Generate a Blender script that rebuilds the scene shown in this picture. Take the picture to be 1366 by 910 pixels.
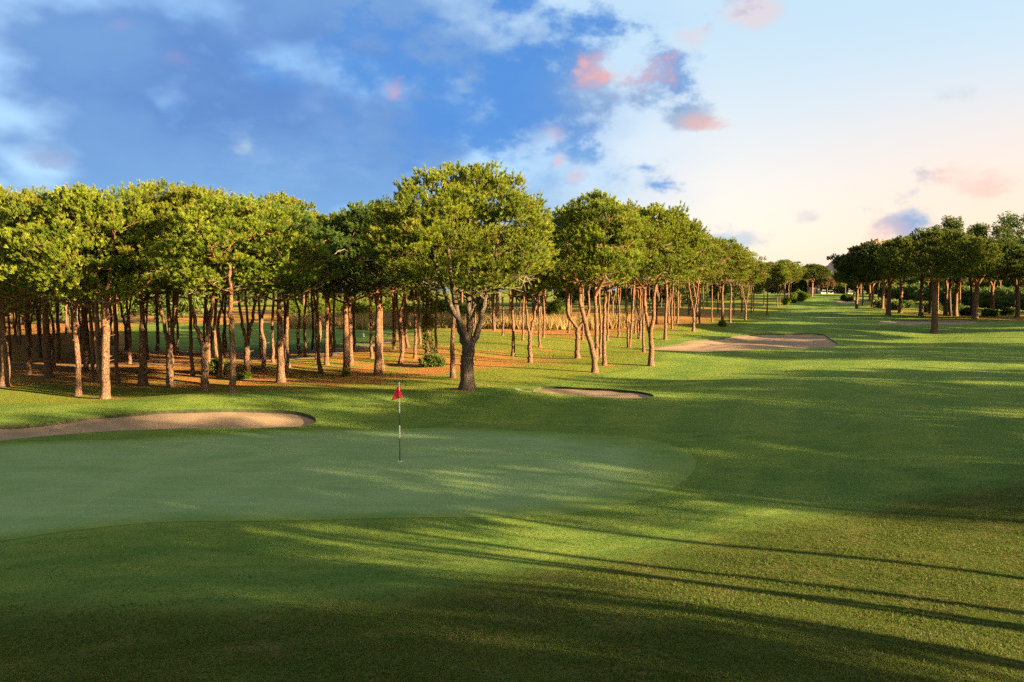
import bpy, math
import numpy as np
from mathutils import Vector

R = math.radians
rng = np.random.default_rng(7)
sc = bpy.context.scene
for o in list(bpy.data.objects):
    bpy.data.objects.remove(o)
COL = sc.collection

# ------------------------------------------------------------------ camera
FPX, W0, H0, HOR = 1062.0, 1366.0, 910.0, 388.0
CZ = 4.75
PITCH = math.atan((H0 / 2 - HOR) / FPX)
cd = bpy.data.cameras.new('camera')
cam = bpy.data.objects.new('camera', cd)
COL.objects.link(cam)
cd.sensor_width = 36
cd.lens = FPX / W0 * 36
cd.clip_start = 0.1
cd.clip_end = 6000
cam.location = (0, 0, CZ)
cam.rotation_euler = (math.pi / 2 - PITCH, 0, 0)
sc.camera = cam

# ------------------------------------------------------------------ sun, sky, exposure
SUN_EL, SUN_AZ = 13.0, 115.0          # azimuth clockwise from +Y (the view direction)
EXPOSURE = 2.9
sd = Vector((math.sin(R(SUN_AZ)) * math.cos(R(SUN_EL)), math.cos(R(SUN_AZ)) * math.cos(R(SUN_EL)), math.sin(R(SUN_EL))))
sl = bpy.data.lights.new('sun', 'SUN')
sl.energy = 5.0
sl.angle = R(0.6)
sl.color = (1.0, 0.70, 0.36)
so = bpy.data.objects.new('sun', sl)
COL.objects.link(so)
so.rotation_euler = sd.to_track_quat('Z', 'Y').to_euler()
so.location = sd * 100

sc.view_settings.view_transform = 'Standard'
sc.view_settings.look = 'None'
sc.view_settings.exposure = EXPOSURE
sc.view_settings.gamma = 1
sc.cycles.max_bounces = 6
sc.cycles.diffuse_bounces = 3
sc.cycles.transmission_bounces = 4
sc.cycles.glossy_bounces = 2
sc.cycles.use_denoising = False
sc.cycles.use_adaptive_sampling = True
sc.cycles.adaptive_threshold = 0.02

def lin(c):
    c = [v / 255 for v in c]
    return tuple(v / 12.92 if v <= 0.04045 else ((v + 0.055) / 1.055) ** 2.4 for v in c)

class NT:
    """small helper for node trees"""
    def __init__(s, tree):
        s.t = tree
        s.n = tree.nodes
        s.l = tree.links
    def node(s, typ, **kw):
        n = s.n.new(typ)
        for k, v in kw.items():
            setattr(n, k, v)
        return n
    def put(s, sock, v):
        if hasattr(v, 'is_output') or isinstance(v, bpy.types.NodeSocket):
            s.l.new(v, sock)
        else:
            if sock.type == 'RGBA' and len(v) == 3:
                v = (*v, 1)
            sock.default_value = v
    def m(s, op, a, b=None, c=None, clamp=False):
        n = s.node('ShaderNodeMath', operation=op, use_clamp=clamp)
        s.put(n.inputs[0], a)
        if b is not None: s.put(n.inputs[1], b)
        if c is not None: s.put(n.inputs[2], c)
        return n.outputs[0]
    def mix(s, f, a, b, blend='MIX'):
        n = s.node('ShaderNodeMix', data_type='RGBA', blend_type=blend)
        s.put(n.inputs[0], f); s.put(n.inputs[6], a); s.put(n.inputs[7], b)
        return n.outputs[2]
    def step(s, v, lo, hi, to0=0.0, to1=1.0):
        n = s.node('ShaderNodeMapRange', interpolation_type='SMOOTHSTEP')
        s.put(n.inputs[0], v); s.put(n.inputs[1], lo); s.put(n.inputs[2], hi); s.put(n.inputs[3], to0); s.put(n.inputs[4], to1)
        return n.outputs[0]
    def noise(s, vec, scale, detail=4, rough=0.5, dist=0.0):
        n = s.node('ShaderNodeTexNoise')
        n.inputs['Scale'].default_value = scale
        n.inputs['Detail'].default_value = detail
        n.inputs['Roughness'].default_value = rough
        n.inputs['Distortion'].default_value = dist
        if vec is not None: s.l.new(vec, n.inputs['Vector'])
        return n.outputs['Fac']
    def mapping(s, vec, scale=(1, 1, 1), loc=(0, 0, 0), rot=(0, 0, 0)):
        n = s.node('ShaderNodeMapping')
        n.inputs['Scale'].default_value = scale
        n.inputs['Location'].default_value = loc
        n.inputs['Rotation'].default_value = rot
        s.l.new(vec, n.inputs['Vector'])
        return n.outputs[0]

def pix_dir(px, py):
    xn, yn = (px - W0 / 2) / FPX, (H0 / 2 - py) / FPX
    c, s_ = math.cos(PITCH), math.sin(PITCH)
    return np.array([xn, c + yn * s_, -s_ + yn * c])

def pix_azel(px, py):
    d = pix_dir(px, py)
    return math.degrees(math.atan2(d[0], d[1])), math.degrees(math.asin(d[2] / np.linalg.norm(d)))

world = bpy.data.worlds.new('World')
sc.world = world
world.use_nodes = True
w = NT(world.node_tree)
w.n.clear()
WS = 0.1                       # background strength
tc = w.node('ShaderNodeTexCoord').outputs['Generated']
sep = w.node('ShaderNodeSeparateXYZ'); w.l.new(tc, sep.inputs[0])
az = w.m('MULTIPLY', w.m('ARCTAN2', sep.outputs[0], sep.outputs[1]), 57.2958)
el = w.m('MULTIPLY', w.m('ARCSINE', sep.outputs[2]), 57.2958)
sky = w.node('ShaderNodeTexSky', sky_type='NISHITA', sun_disc=False)
sky.sun_elevation = R(SUN_EL)
sky.sun_rotation = R(SUN_AZ)
sky.altitude = 10
sky.dust_density = 1.2
SK = 1.0 / (2 ** EXPOSURE) / WS      # display value 1.0 in background units
def sk(c, f=1.0):
    return tuple(v * SK * f for v in lin(c))
n4 = w.noise(w.mapping(tc, (1, 1, 1.6), (1, 3, 9)), 14, 8, 0.6, 0.0)
# open sky behind the clouds: cool at the left, cream at the right and low, pale teal high at the right
n1 = w.noise(w.mapping(tc, (1, 1, 1.9)), 2.4, 5, 0.5, 0.0)
n2 = w.noise(w.mapping(tc, (1, 1, 1.7), (5, 1, 2)), 6.0, 7, 0.5, 0.0)
n3 = w.noise(w.mapping(tc, (1, 1, 2.2), (2, 7, 4)), 22, 6, 0.6, 0.3)
azw = w.m('ADD', az, w.m('MULTIPLY', w.m('SUBTRACT', n1, 0.5), 26))
right = w.step(azw, -5.0, 17.0)
low = w.step(el, 19.0, 2.0)
paleblue = w.mix(w.step(n2, 0.3, 0.75), sk((116, 168, 224)), sk((188, 212, 234)))
warm = w.mix(low, sk((194, 218, 232)), sk((250, 225, 210)))
warm = w.mix(w.m('MULTIPLY', w.step(el, 16, 2), w.step(az, 14, 34)), warm, sk((246, 208, 182)))
opensky = w.mix(right, paleblue, warm)
opensky = w.mix(0.12, opensky, sky.outputs[0])
# big blue cloud bank at the left
bank = w.step(w.m('ADD', w.m('ADD', azw, w.m('MULTIPLY', w.m('SUBTRACT', n2, 0.5), 24)), w.m('MULTIPLY', el, -0.12)), 7.0, -3.0)
bank = w.m('MULTIPLY', bank, w.step(w.m('ADD', n1, w.m('MULTIPLY', w.m('SUBTRACT', n2, 0.5), 0.55)), 0.36, 0.52))
bankcol = w.mix(w.step(n2, 0.36, 0.66), sk((84, 136, 208)), sk((108, 158, 220)))
bankcol = w.mix(w.step(el, 12, 2), bankcol, sk((128, 184, 236)))
bankcol = w.mix(w.m('MULTIPLY', w.step(w.m('ADD', n1, w.m('MULTIPLY', w.m('SUBTRACT', n3, 0.5), 0.35)), 0.56, 0.72), 0.40), bankcol, sk((150, 194, 238)))
bankcol = w.mix(0.08, bankcol, sk((206, 218, 236)))
colr = w.mix(bank, opensky, bankcol)
# single puffs: px, py, size x, size y (degrees), colour, strength
def puff(colr, px, py, sx, sy, c, k):
    a0, e0 = pix_azel(px, py)
    dx = w.m('DIVIDE', w.m('SUBTRACT', az, a0), sx)
    dy = w.m('DIVIDE', w.m('SUBTRACT', el, e0), sy)
    r2 = w.m('SQRT', w.m('ADD', w.m('MULTIPLY', dx, dx), w.m('MULTIPLY', dy, dy)))
    rr = w.m('ADD', r2, w.m('ADD', w.m('MULTIPLY', w.m('SUBTRACT', n2, 0.5), 3.0), w.m('MULTIPLY', w.m('SUBTRACT', n4, 0.5), 5.0)))
    return w.mix(w.m('MULTIPLY', w.step(rr, 1.25, -0.1), k), colr, sk(c))
BL = (104, 158, 222)
for p in ((745, 90, 7.0, 5.5, BL, .95), (660, 50, 8.5, 6.0, (84, 146, 224), .95), (800, 125, 4.0, 2.8, (140, 172, 216), .9),
          (600, 140, 9, 6, (92, 152, 226), .85), (735, 240, 4.6, 2.2, (132, 184, 234), .55), (915, 162, 2.2, .8, (150, 180, 214), .8),
          (975, 320, 2.4, .8, (160, 196, 230), .7), (1212, 298, 2.1, 1.7, (140, 178, 222), 1.0), (1250, 130, 2.5, .8, (190, 206, 220), .5),
          (1085, 293, 1.0, .6, (200, 204, 222), .6),
          (818, 96, 2.4, 1.6, (252, 186, 176), 1.3), (786, 112, 1.5, 1.0, (214, 182, 202), .5), (735, 180, .9, .7, (240, 196, 198), .6),
          (768, 236, 1.3, .8, (246, 198, 196), .6), (745, 216, .6, .6, (248, 194, 190), .7), (938, 166, 1.6, .6, (250, 190, 180), .8), (1010, 20, 2.0, .8, (250, 204, 198), .55),
          (920, 50, 1.4, .7, (246, 206, 204), .6), (526, 125, 1.0, .8, (236, 184, 196), .7), (1312, 246, 2.2, .9, (252, 200, 186), .7),
          (1185, 308, 1.8, 1.2, (252, 206, 196), .6), (165, 35, 1.3, .7, (190, 170, 206), .3), (235, 78, 1.2, .5, (186, 172, 212), .25),
          (60, 210, 2.0, .8, (150, 166, 208), .6), (328, 195, .8, 1.0, (190, 214, 236), .6)):
    colr = puff(colr, *p[:5], p[5] * (0.78 if p[4][0] > 180 and p[4][2] < 230 else 1.0))
# sky behind the camera, brightened and warmed on the sun side to lift shade
back = w.step(w.m('ABSOLUTE', az), 62, 110)
backc = w.mix(w.step(az, -20, 100), sk((190, 200, 200)), sk((255, 236, 205), 1.5))
colr = w.mix(back, colr, backc)
# a dim ground tone below the horizon
colr = w.mix(w.step(el, -0.5, -6), colr, sk((70, 90, 60)))
bg = w.node('ShaderNodeBackground')
w.l.new(colr, bg.inputs[0]); bg.inputs[1].default_value = WS
wo = w.node('ShaderNodeOutputWorld'); w.l.new(bg.outputs[0], wo.inputs[0])

# ------------------------------------------------------------------ terrain height
def g2(x, y, cx, cy, sx, sy, rot=0.0):
    c, s_ = math.cos(rot), math.sin(rot)
    dx, dy = x - cx, y - cy
    u, v = dx * c + dy * s_, -dx * s_ + dy * c
    return np.exp(-(u / sx) ** 2 - (v / sy) ** 2)

def smooth(v, a, b):
    t = np.clip((v - a) / (b - a), 0, 1)
    return t * t * (3 - 2 * t)

def hgt(x, y):
    x = np.asarray(x, float); y = np.asarray(y, float)
    d = np.hypot(x, y)
    z = 1.5 * smooth(d, 16.0, 2.0)
    z = z + 0.50 * g2(x, y, -10.5, 33.0, 6.5, 2.6)                 # mound behind the left bunker
    z = z + 0.55 * g2(x, y, -0.6, 34.0, 5.5, 3.0, -0.05)           # mound in front of the big pine
    z = z - 0.25 * g2(x, y, 8.0, 22.0, 4.5, 5.0)                   # hollow right of the green
    z = z + 0.38 * smooth(x, 3, 9) * np.exp(-((y - 26.6 - 0.03 * (x - 15)) / np.where(y < 26.6 + 0.03 * (x - 15), 2.6, 1.3)) ** 2)
    z = z + 0.45 * smooth(x, 5, 14) * np.exp(-((y - 38.5) / 4.0) ** 2)
    z = z + 0.5 * smooth(x, 12, 24) * smooth(y, 30, 8)
    z = z + 1.0 * g2(x, y, -6, 78, 9, 12)                          # knoll inside the grove
    z = z + 0.8 * g2(x, y, 25, 96, 16, 7)                          # rise behind the far bunker
    z = z + 2.6 * smooth(y, 170, 330) + 0.9 * g2(x, y, 128, 335, 30, 25)
    z = z + 0.6 * g2(x, y, 68, 112, 25, 10)
    a = smooth(y, 30, 60)
    z = z + (0.06 + 0.10 * a) * np.sin(x * 0.33 + 1.3) * np.sin(y * 0.29 + 0.5) + 0.03 * np.sin(x * 0.9 + y * 0.6)
    z = z + 0.25 * a * np.sin(x * 0.11 + 0.4) * np.sin(y * 0.083 + 1.0)
    return z

def hit(px, py, up=0.0):
    """point of the ground seen at photo pixel (px, py)"""
    d = pix_dir(px, py)
    t = np.exp(np.linspace(math.log(3), math.log(900), 6000))
    z = CZ + d[2] * t - hgt(d[0] * t, d[1] * t) - up
    k = np.argmax(z < 0)
    if z[k] >= 0: k = len(t) - 1
    a, b = t[max(k - 1, 0)], t[k]
    za, zb = z[max(k - 1, 0)], z[k]
    tt = a + (b - a) * za / (za - zb) if za != zb else a
    return float(d[0] * tt), float(d[1] * tt)

def pixpoly(pts):
    return np.array([hit(*p) for p in pts])

def smooth_closed(P, n=160):
    """closed Catmull-Rom through P"""
    m = len(P); out = []
    for i in range(m):
        p0, p1, p2, p3 = P[i - 1], P[i], P[(i + 1) % m], P[(i + 2) % m]
        for t in np.linspace(0, 1, n // m + 1)[:-1]:
            out.append(0.5 * ((2 * p1) + (-p0 + p2) * t + (2 * p0 - 5 * p1 + 4 * p2 - p3) * t * t + (-p0 + 3 * p1 - 3 * p2 + p3) * t ** 3))
    return np.array(out)

def inside(x, y, P):
    r = np.zeros(x.shape, bool)
    n = len(P)
    for i in range(n):
        x1, y1 = P[i]; x2, y2 = P[(i + 1) % n]
        c = (y1 > y) != (y2 > y)
        with np.errstate(divide='ignore', invalid='ignore'):
            xi = (x2 - x1) * (y - y1) / (y2 - y1 + 1e-12) + x1
        r ^= c & (x < xi)
    return r

def near_edge(x, y, P, closed=True):
    best = np.full(x.shape, 1e18); bx = np.zeros(x.shape); by = np.zeros(x.shape)
    n = len(P)
    for i in range(n if closed else n - 1):
        a = P[i]; b = P[(i + 1) % n]
        ab = b - a; L = max(ab @ ab, 1e-9)
        t = np.clip(((x - a[0]) * ab[0] + (y - a[1]) * ab[1]) / L, 0, 1)
        qx, qy = a[0] + ab[0] * t, a[1] + ab[1] * t
        d = (x - qx) ** 2 + (y - qy) ** 2
        k = d < best
        best = np.where(k, d, best); bx = np.where(k, qx, bx); by = np.where(k, qy, by)
    return np.sqrt(best), bx, by

def sdist(x, y, P):
    """positive inside"""
    d, _, _ = near_edge(x, y, P)
    return np.where(inside(x, y, P), d, -d)

# ------------------------------------------------------------------ mesh helpers
def link(o, parent=None):
    COL.objects.link(o)
    if parent is not None: o.parent = parent
    return o

def mesh(name, V, F, mats, parent=None, smooth_=True, mat_idx=None, attrs=None):
    """V (n,3); F list or array of faces (all same length array, or list of arrays)"""
    me = bpy.data.meshes.new(name)
    V = np.asarray(V, np.float32)
    if not isinstance(F, list): F = [F]
    F = [np.asarray(f, np.int32) for f in F if len(f)]
    loops = np.concatenate([f.ravel() for f in F])
    sizes = np.concatenate([np.full(len(f), f.shape[1], np.int32) for f in F])
    starts = np.concatenate([[0], np.cumsum(sizes)[:-1]]).astype(np.int32)
    me.vertices.add(len(V)); me.vertices.foreach_set('co', V.ravel())
    me.loops.add(len(loops)); me.loops.foreach_set('vertex_index', loops)
    me.polygons.add(len(sizes)); me.polygons.foreach_set('loop_start', starts)
    try: me.polygons.foreach_set('loop_total', sizes)
    except Exception: pass
    for m_ in (mats if isinstance(mats, (list, tuple)) else [mats]): me.materials.append(m_)
    if mat_idx is not None: me.polygons.foreach_set('material_index', np.asarray(mat_idx, np.int32))
    me.polygons.foreach_set('use_smooth', np.full(len(sizes), smooth_))
    me.update(calc_edges=True)
    if attrs:
        for k, A in attrs.items():
            at = me.attributes.new(k, 'FLOAT_COLOR', 'POINT')
            at.data.foreach_set('color', np.asarray(A, np.float32).ravel())
    o = bpy.data.objects.new(name, me)
    return link(o, parent)

def tag(o, label=None, cat=None, group=None, kind=None):
    if label: o['label'] = label
    if cat: o['category'] = cat
    if group: o['group'] = group
    if kind: o['kind'] = kind
    return o

def empty(name, loc, rz=0.0, s=1.0):
    o = bpy.data.objects.new(name, None)
    o.empty_display_size = 0.3
    o.location = loc; o.rotation_euler = (0, 0, rz); o.scale = (s, s, s) if np.isscalar(s) else s
    return link(o)

class Tubes:
    def __init__(s): s.V = []; s.F = []; s.mi = []; s.n = 0
    def add(s, pts, rad, k=8, mi=0, rough=0.0, r_=None):
        pts = np.asarray(pts, float); rad = np.asarray(rad, float)
        m = len(pts)
        tan = np.gradient(pts, axis=0); tan /= np.linalg.norm(tan, axis=1)[:, None] + 1e-9
        ref = np.array([1.0, 0, 0]) if abs(tan[0][0]) < 0.8 else np.array([0, 1.0, 0])
        ang = np.arange(k) / k * 2 * math.pi
        rings = []
        for i in range(m):
            u = ref - tan[i] * (ref @ tan[i]); u /= np.linalg.norm(u)
            v = np.cross(tan[i], u); ref = u
            rr = rad[i] * (1 + (rough * (r_.random(k) - .5) if rough else 0))
            rings.append(pts[i] + (np.cos(ang) * rr)[:, None] * u + (np.sin(ang) * rr)[:, None] * v)
        s.V.append(np.concatenate(rings))
        idx = np.arange(m * k).reshape(m, k) + s.n
        a, b = idx[:-1], idx[1:]
        f = np.stack([a, np.roll(a, -1, 1), np.roll(b, -1, 1), b], -1).reshape(-1, 4)
        s.F.append(f); s.mi.append(np.full(len(f), mi)); s.n += m * k
        # end cap as quads fan (k even)
        e = idx[-1]
        cap = np.array([[e[0], e[j], e[j + 1], e[j + 2]] for j in range(1, k - 2, 2)])
        s.F.append(cap); s.mi.append(np.full(len(cap), mi))
    def build(s, name, mats, parent=None):
        return mesh(name, np.concatenate(s.V), np.concatenate(s.F), mats, parent, True, np.concatenate(s.mi))

# ------------------------------------------------------------------ materials
def new_mat(name):
    m_ = bpy.data.materials.new(name); m_.use_nodes = True
    t = NT(m_.node_tree)
    b = t.n['Principled BSDF']
    return m_, t, b

def grass_mat(name, kind):
    m_, t, b = new_mat(name)
    pos = t.node('ShaderNodeNewGeometry').outputs['Position']
    nf = t.noise(pos, 38, 5, 0.75)          # blades, a few centimetres
    nm = t.noise(pos, 5.5, 5, 0.65)
    nl = t.noise(pos, 0.55, 5, 0.6, 0.3)
    nx = t.noise(t.mapping(pos, (0.25, 1.2, 1)), 1.3, 5, 0.6)
    sxyz = t.node('ShaderNodeSeparateXYZ'); t.l.new(pos, sxyz.inputs[0]); sy = sxyz.outputs[1]
    if kind == 'ground':
        at = t.node('ShaderNodeAttribute', attribute_name='masks')
        s3 = t.node('ShaderNodeSeparateColor'); t.l.new(at.outputs['Color'], s3.inputs[0])
        straw, rough, mow = s3.outputs[0], s3.outputs[1], s3.outputs[2]
        fair = t.mix(t.step(nl, 0.3, 0.7), (0.095, 0.158, 0.030), (0.150, 0.205, 0.036))
        fair = t.mix(t.m('MULTIPLY', t.step(nx, 0.4, 0.7), 0.35), fair, (0.140, 0.205, 0.055))
        fair = t.mix(t.m('MULTIPLY', mow, 0.5), fair, (0.048, 0.118, 0.024))
        rg = t.mix(t.step(nl, 0.3, 0.7), (0.048, 0.080, 0.013), (0.078, 0.100, 0.017))
        rg = t.mix(t.m('MULTIPLY', t.step(t.noise(pos, 1.1, 6, 0.7), 0.50, 0.68), 0.55), rg, (0.150, 0.115, 0.045))
        rg = t.mix(t.m('MULTIPLY', t.step(nf, 0.56, 0.72), 0.6), rg, (0.20, 0.150, 0.065))
        mot = t.noise(t.mapping(pos, (0.5, 1.5, 1), (9, 2, 0)), 1.9, 6, 0.7)
        fair = t.mix(t.m('MULTIPLY', t.step(mot, 0.50, 0.68), 0.45), fair, (0.16, 0.205, 0.05))
        fair = t.mix(t.m('MULTIPLY', t.step(mot, 0.50, 0.34), 0.45), fair, (0.055, 0.125, 0.022))
        grove = t.m('MULTIPLY', rough, t.step(t.m('SUBTRACT', sy, 0.0), 26.0, 30.0))
        rg = t.mix(grove, rg, t.mix(t.step(nm, 0.3, 0.7), (0.105, 0.150, 0.022), (0.165, 0.180, 0.030)))
        col = t.mix(rough, fair, rg)
        stw = t.mix(t.step(nm, 0.3, 0.7), (0.36, 0.170, 0.050), (0.23, 0.105, 0.038))
        stw = t.mix(t.m('MULTIPLY', t.step(nf, 0.5, 0.7), 0.5), stw, (0.36, 0.19, 0.08))
        sm = t.step(t.m('ADD', straw, t.m('MULTIPLY', t.m('SUBTRACT', t.noise(t.mapping(pos, (0.55, 1.35, 1)), 0.9, 6, 0.65), 0.5), 1.5)), 0.42, 0.62)
        col = t.mix(sm, col, stw)
        col = t.mix(t.m('MULTIPLY', t.step(nf, 0.52, 0.30), 0.55), col, (0.018, 0.034, 0.008))
    else:
        col = t.mix(t.step(nl, 0.3, 0.7), (0.135, 0.215, 0.080), (0.172, 0.245, 0.100))
        st = t.noise(t.mapping(pos, (0.35, 2.6, 1), (0, 0, 0), (0, 0, 0.12)), 1.5, 6, 0.65)
        col = t.mix(t.m('MULTIPLY', t.step(st, 0.48, 0.68), 0.5), col, (0.20, 0.265, 0.15))
        col = t.mix(t.m('MULTIPLY', t.step(t.noise(t.mapping(pos, (0.4, 2.0, 1), (4, 3, 0)), 0.7, 5, 0.6), 0.5, 0.7), 0.3), col, (0.070, 0.155, 0.050))
        col = t.mix(t.m('MULTIPLY', t.step(nf, 0.48, 0.3), 0.25), col, (0.05, 0.10, 0.03))
        at = t.node('ShaderNodeAttribute', attribute_name='rim')
        s3 = t.node('ShaderNodeSeparateColor'); t.l.new(at.outputs['Color'], s3.inputs[0])
        fr = t.mix(t.step(nl, 0.3, 0.7), (0.095, 0.158, 0.030), (0.150, 0.205, 0.036))
        fr = t.mix(t.m('MULTIPLY', t.step(nx, 0.4, 0.7), 0.35), fr, (0.140, 0.205, 0.055))
        fr = t.mix(0.13, fr, (0.048, 0.118, 0.024))
        mot = t.noise(t.mapping(pos, (0.5, 1.5, 1), (9, 2, 0)), 1.9, 6, 0.7)
        fr = t.mix(t.m('MULTIPLY', t.step(mot, 0.50, 0.68), 0.45), fr, (0.16, 0.205, 0.05))
        fr = t.mix(t.m('MULTIPLY', t.step(mot, 0.50, 0.34), 0.45), fr, (0.055, 0.125, 0.022))
        fr = t.mix(t.m('MULTIPLY', t.step(nf, 0.52, 0.30), 0.55), fr, (0.018, 0.034, 0.008))
        col = t.mix(s3.outputs[0], fr, col)
    t.put(b.inputs['Base Color'], col)
    b.inputs['Roughness'].default_value = 0.85
    b.inputs['Specular IOR Level'].default_value = 0.03
    bp = t.node('ShaderNodeBump')
    bp.inputs['Distance'].default_value = 0.02 if kind == 'green' else 0.05
    bp.inputs['Strength'].default_value = 0.5 if kind == 'green' else 0.8
    hsum = t.m('ADD', t.m('MULTIPLY', nf, 1.0), t.m('MULTIPLY', nm, 1.6))
    t.put(bp.inputs['Height'], hsum)
    t.l.new(bp.outputs[0], b.inputs['Normal'])
    return m_

def sand_mat():
    m_, t, b = new_mat('sand')
    pos = t.node('ShaderNodeNewGeometry').outputs['Position']
    n = t.noise(pos, 1.2, 6, 0.6); f = t.noise(pos, 30, 4, 0.7)
    wv = t.node('ShaderNodeTexWave'); t.l.new(t.mapping(pos, (1, 1, 1), (0, 0, 0), (0, 0, 0.3)), wv.inputs['Vector'])
    wv.inputs['Scale'].default_value = 3.0; wv.inputs['Distortion'].default_value = 4; wv.inputs['Detail'].default_value = 3
    c = t.mix(t.step(n, 0.3, 0.7), (0.200, 0.145, 0.098), (0.250, 0.182, 0.125))
    c = t.mix(t.m('MULTIPLY', t.step(f, 0.5, 0.75), 0.2), c, (0.17, 0.12, 0.09))
    t.put(b.inputs['Base Color'], c); b.inputs['Roughness'].default_value = 0.95
    b.inputs['Specular IOR Level'].default_value = 0.1
    bp = t.node('ShaderNodeBump'); bp.inputs['Distance'].default_value = 0.03; bp.inputs['Strength'].default_value = 0.3
    t.put(bp.inputs['Height'], t.m('ADD', t.m('MULTIPLY', wv.outputs['Fac'], 0.5), f)); t.l.new(bp.outputs[0], b.inputs['Normal'])
    return m_

def bark_mat(name, lo1, lo2, hi, grey):
    m_, t, b = new_mat(name)
    oc = t.node('ShaderNodeTexCoord').outputs['Object']
    info = t.node('ShaderNodeObjectInfo').outputs['Random']
    z = t.node('ShaderNodeSeparateXYZ'); t.l.new(oc, z.inputs[0])
    st = t.mapping(oc, (1, 1, 0.28))
    vo = t.node('ShaderNodeTexVoronoi', feature='DISTANCE_TO_EDGE'); vo.inputs['Scale'].default_value = 17
    wrp = t.node('ShaderNodeVectorMath', operation='ADD'); t.l.new(st, wrp.inputs[0])
    nw = t.node('ShaderNodeTexNoise'); nw.inputs['Scale'].default_value = 4; t.l.new(oc, nw.inputs['Vector'])
    sc_ = t.node('ShaderNodeVectorMath', operation='SCALE'); t.l.new(nw.outputs['Color'], sc_.inputs[0]); sc_.inputs['Scale'].default_value = 0.12
    t.l.new(sc_.outputs[0], wrp.inputs[1]); t.l.new(wrp.outputs[0], vo.inputs['Vector'])
    crack = t.step(vo.outputs['Distance'], 0.0, 0.22)
    n = t.noise(st, 7, 5, 0.65)
    c = t.mix(n, lo1, lo2)
    up = t.step(t.m('ADD', z.outputs[2], t.m('MULTIPLY', t.m('SUBTRACT', n, 0.5), 3)), 1.5, 6.5)
    c = t.mix(t.m('MULTIPLY', up, t.m('ADD', 0.45, t.m('MULTIPLY', info, 0.5))), c, hi)
    c = t.mix(t.m('MULTIPLY', t.step(t.noise(oc, 3.3, 5, 0.7), 0.52, 0.7), 0.6), c, grey)
    c = t.mix(t.step(crack, 0.0, 0.8), t.mix(0.35, (0.04, 0.026, 0.018), c), c)
    t.put(b.inputs['Base Color'], c); b.inputs['Roughness'].default_value = 0.92
    b.inputs['Specular IOR Level'].default_value = 0.12
    bp = t.node('ShaderNodeBump'); bp.inputs['Distance'].default_value = 0.05; bp.inputs['Strength'].default_value = 0.9
    t.put(bp.inputs['Height'], t.m('ADD', crack, t.m('MULTIPLY', n, 0.6))); t.l.new(bp.outputs[0], b.inputs['Normal'])
    return m_

def leaf_mat(name, c1, c2, c3, trans=0.35):
    m_, t, b = new_mat(name)
    at = t.node('ShaderNodeAttribute', attribute_name='tone')
    s3 = t.node('ShaderNodeSeparateColor'); t.l.new(at.outputs['Color'], s3.inputs[0])
    info = t.node('ShaderNodeObjectInfo').outputs['Random']
    c = t.mix(s3.outputs[0], c1, c2)
    c = t.mix(t.m('MULTIPLY', s3.outputs[1], 0.7), c, c3)
    hs = t.node('ShaderNodeHueSaturation'); t.put(hs.inputs['Color'], c)
    t.put(hs.inputs['Hue'], t.m('ADD', 0.488, t.m('MULTIPLY', info, 0.026)))
    t.put(hs.inputs['Value'], t.m('ADD', 0.85, t.m('MULTIPLY', info, 0.3)))
    t.put(b.inputs['Base Color'], hs.outputs[0]); b.inputs['Roughness'].default_value = 0.6
    b.inputs['Specular IOR Level'].default_value = 0.25
    tr = t.node('ShaderNodeBsdfTranslucent')
    tc_ = t.mix(0.5, hs.outputs[0], (0.14, 0.17, 0.02)); t.put(tr.inputs[0], tc_)
    ms = t.node('ShaderNodeMixShader'); ms.inputs[0].default_value = trans
    t.l.new(b.outputs[0], ms.inputs[1]); t.l.new(tr.outputs[0], ms.inputs[2])
    t.l.new(ms.outputs[0], t.n['Material Output'].inputs[0])
    return m_

def plain(name, col, rough=0.5, var=0.12, scale=6.0):
    m_, t, b = new_mat(name)
    oc = t.node('ShaderNodeTexCoord').outputs['Object']
    n = t.noise(oc, scale, 4, 0.6)
    dk = tuple(v * (1 - var * 2) for v in col)
    t.put(b.inputs['Base Color'], t.mix(t.step(n, 0.3, 0.7), dk, col)); b.inputs['Roughness'].default_value = rough
    return m_

M_ground = grass_mat('turf', 'ground')
M_green = grass_mat('putting_turf', 'green')
M_sand = sand_mat()
M_bark = bark_mat('pine_bark', (0.135, 0.082, 0.055), (0.24, 0.145, 0.092), (0.32, 0.130, 0.055), (0.21, 0.18, 0.155))
M_barkg = bark_mat('grey_bark', (0.080, 0.066, 0.056), (0.125, 0.102, 0.086), (0.13, 0.095, 0.07), (0.14, 0.13, 0.12))
M_twig = plain('dead_twig', (0.25, 0.21, 0.18), 0.9)
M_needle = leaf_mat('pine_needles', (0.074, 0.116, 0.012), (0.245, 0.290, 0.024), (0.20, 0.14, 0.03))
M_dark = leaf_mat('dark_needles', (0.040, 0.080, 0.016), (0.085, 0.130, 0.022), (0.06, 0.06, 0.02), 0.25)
M_suntint = leaf_mat('sun_tinted_needles', (0.055, 0.095, 0.014), (0.150, 0.190, 0.024), (0.12, 0.09, 0.02), 0.3)  # brighter copy of the dark needles, sunlight on the lone pine put into colour
M_leaf = leaf_mat('bush_leaves', (0.065, 0.125, 0.012), (0.150, 0.200, 0.020), (0.10, 0.12, 0.02), 0.4)
M_brown = leaf_mat('brown_leaves', (0.13, 0.07, 0.03), (0.20, 0.10, 0.045), (0.10, 0.08, 0.03), 0.3)
M_reed = leaf_mat('dry_reed', (0.30, 0.19, 0.06), (0.38, 0.27, 0.10), (0.15, 0.17, 0.04), 0.3)
M_grass = leaf_mat('grass_blades', (0.040, 0.072, 0.009), (0.078, 0.108, 0.014), (0.17, 0.12, 0.05), 0.35)
M_path = plain('path_gravel', (0.19, 0.155, 0.125), 0.9, 0.15, 8)
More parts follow.
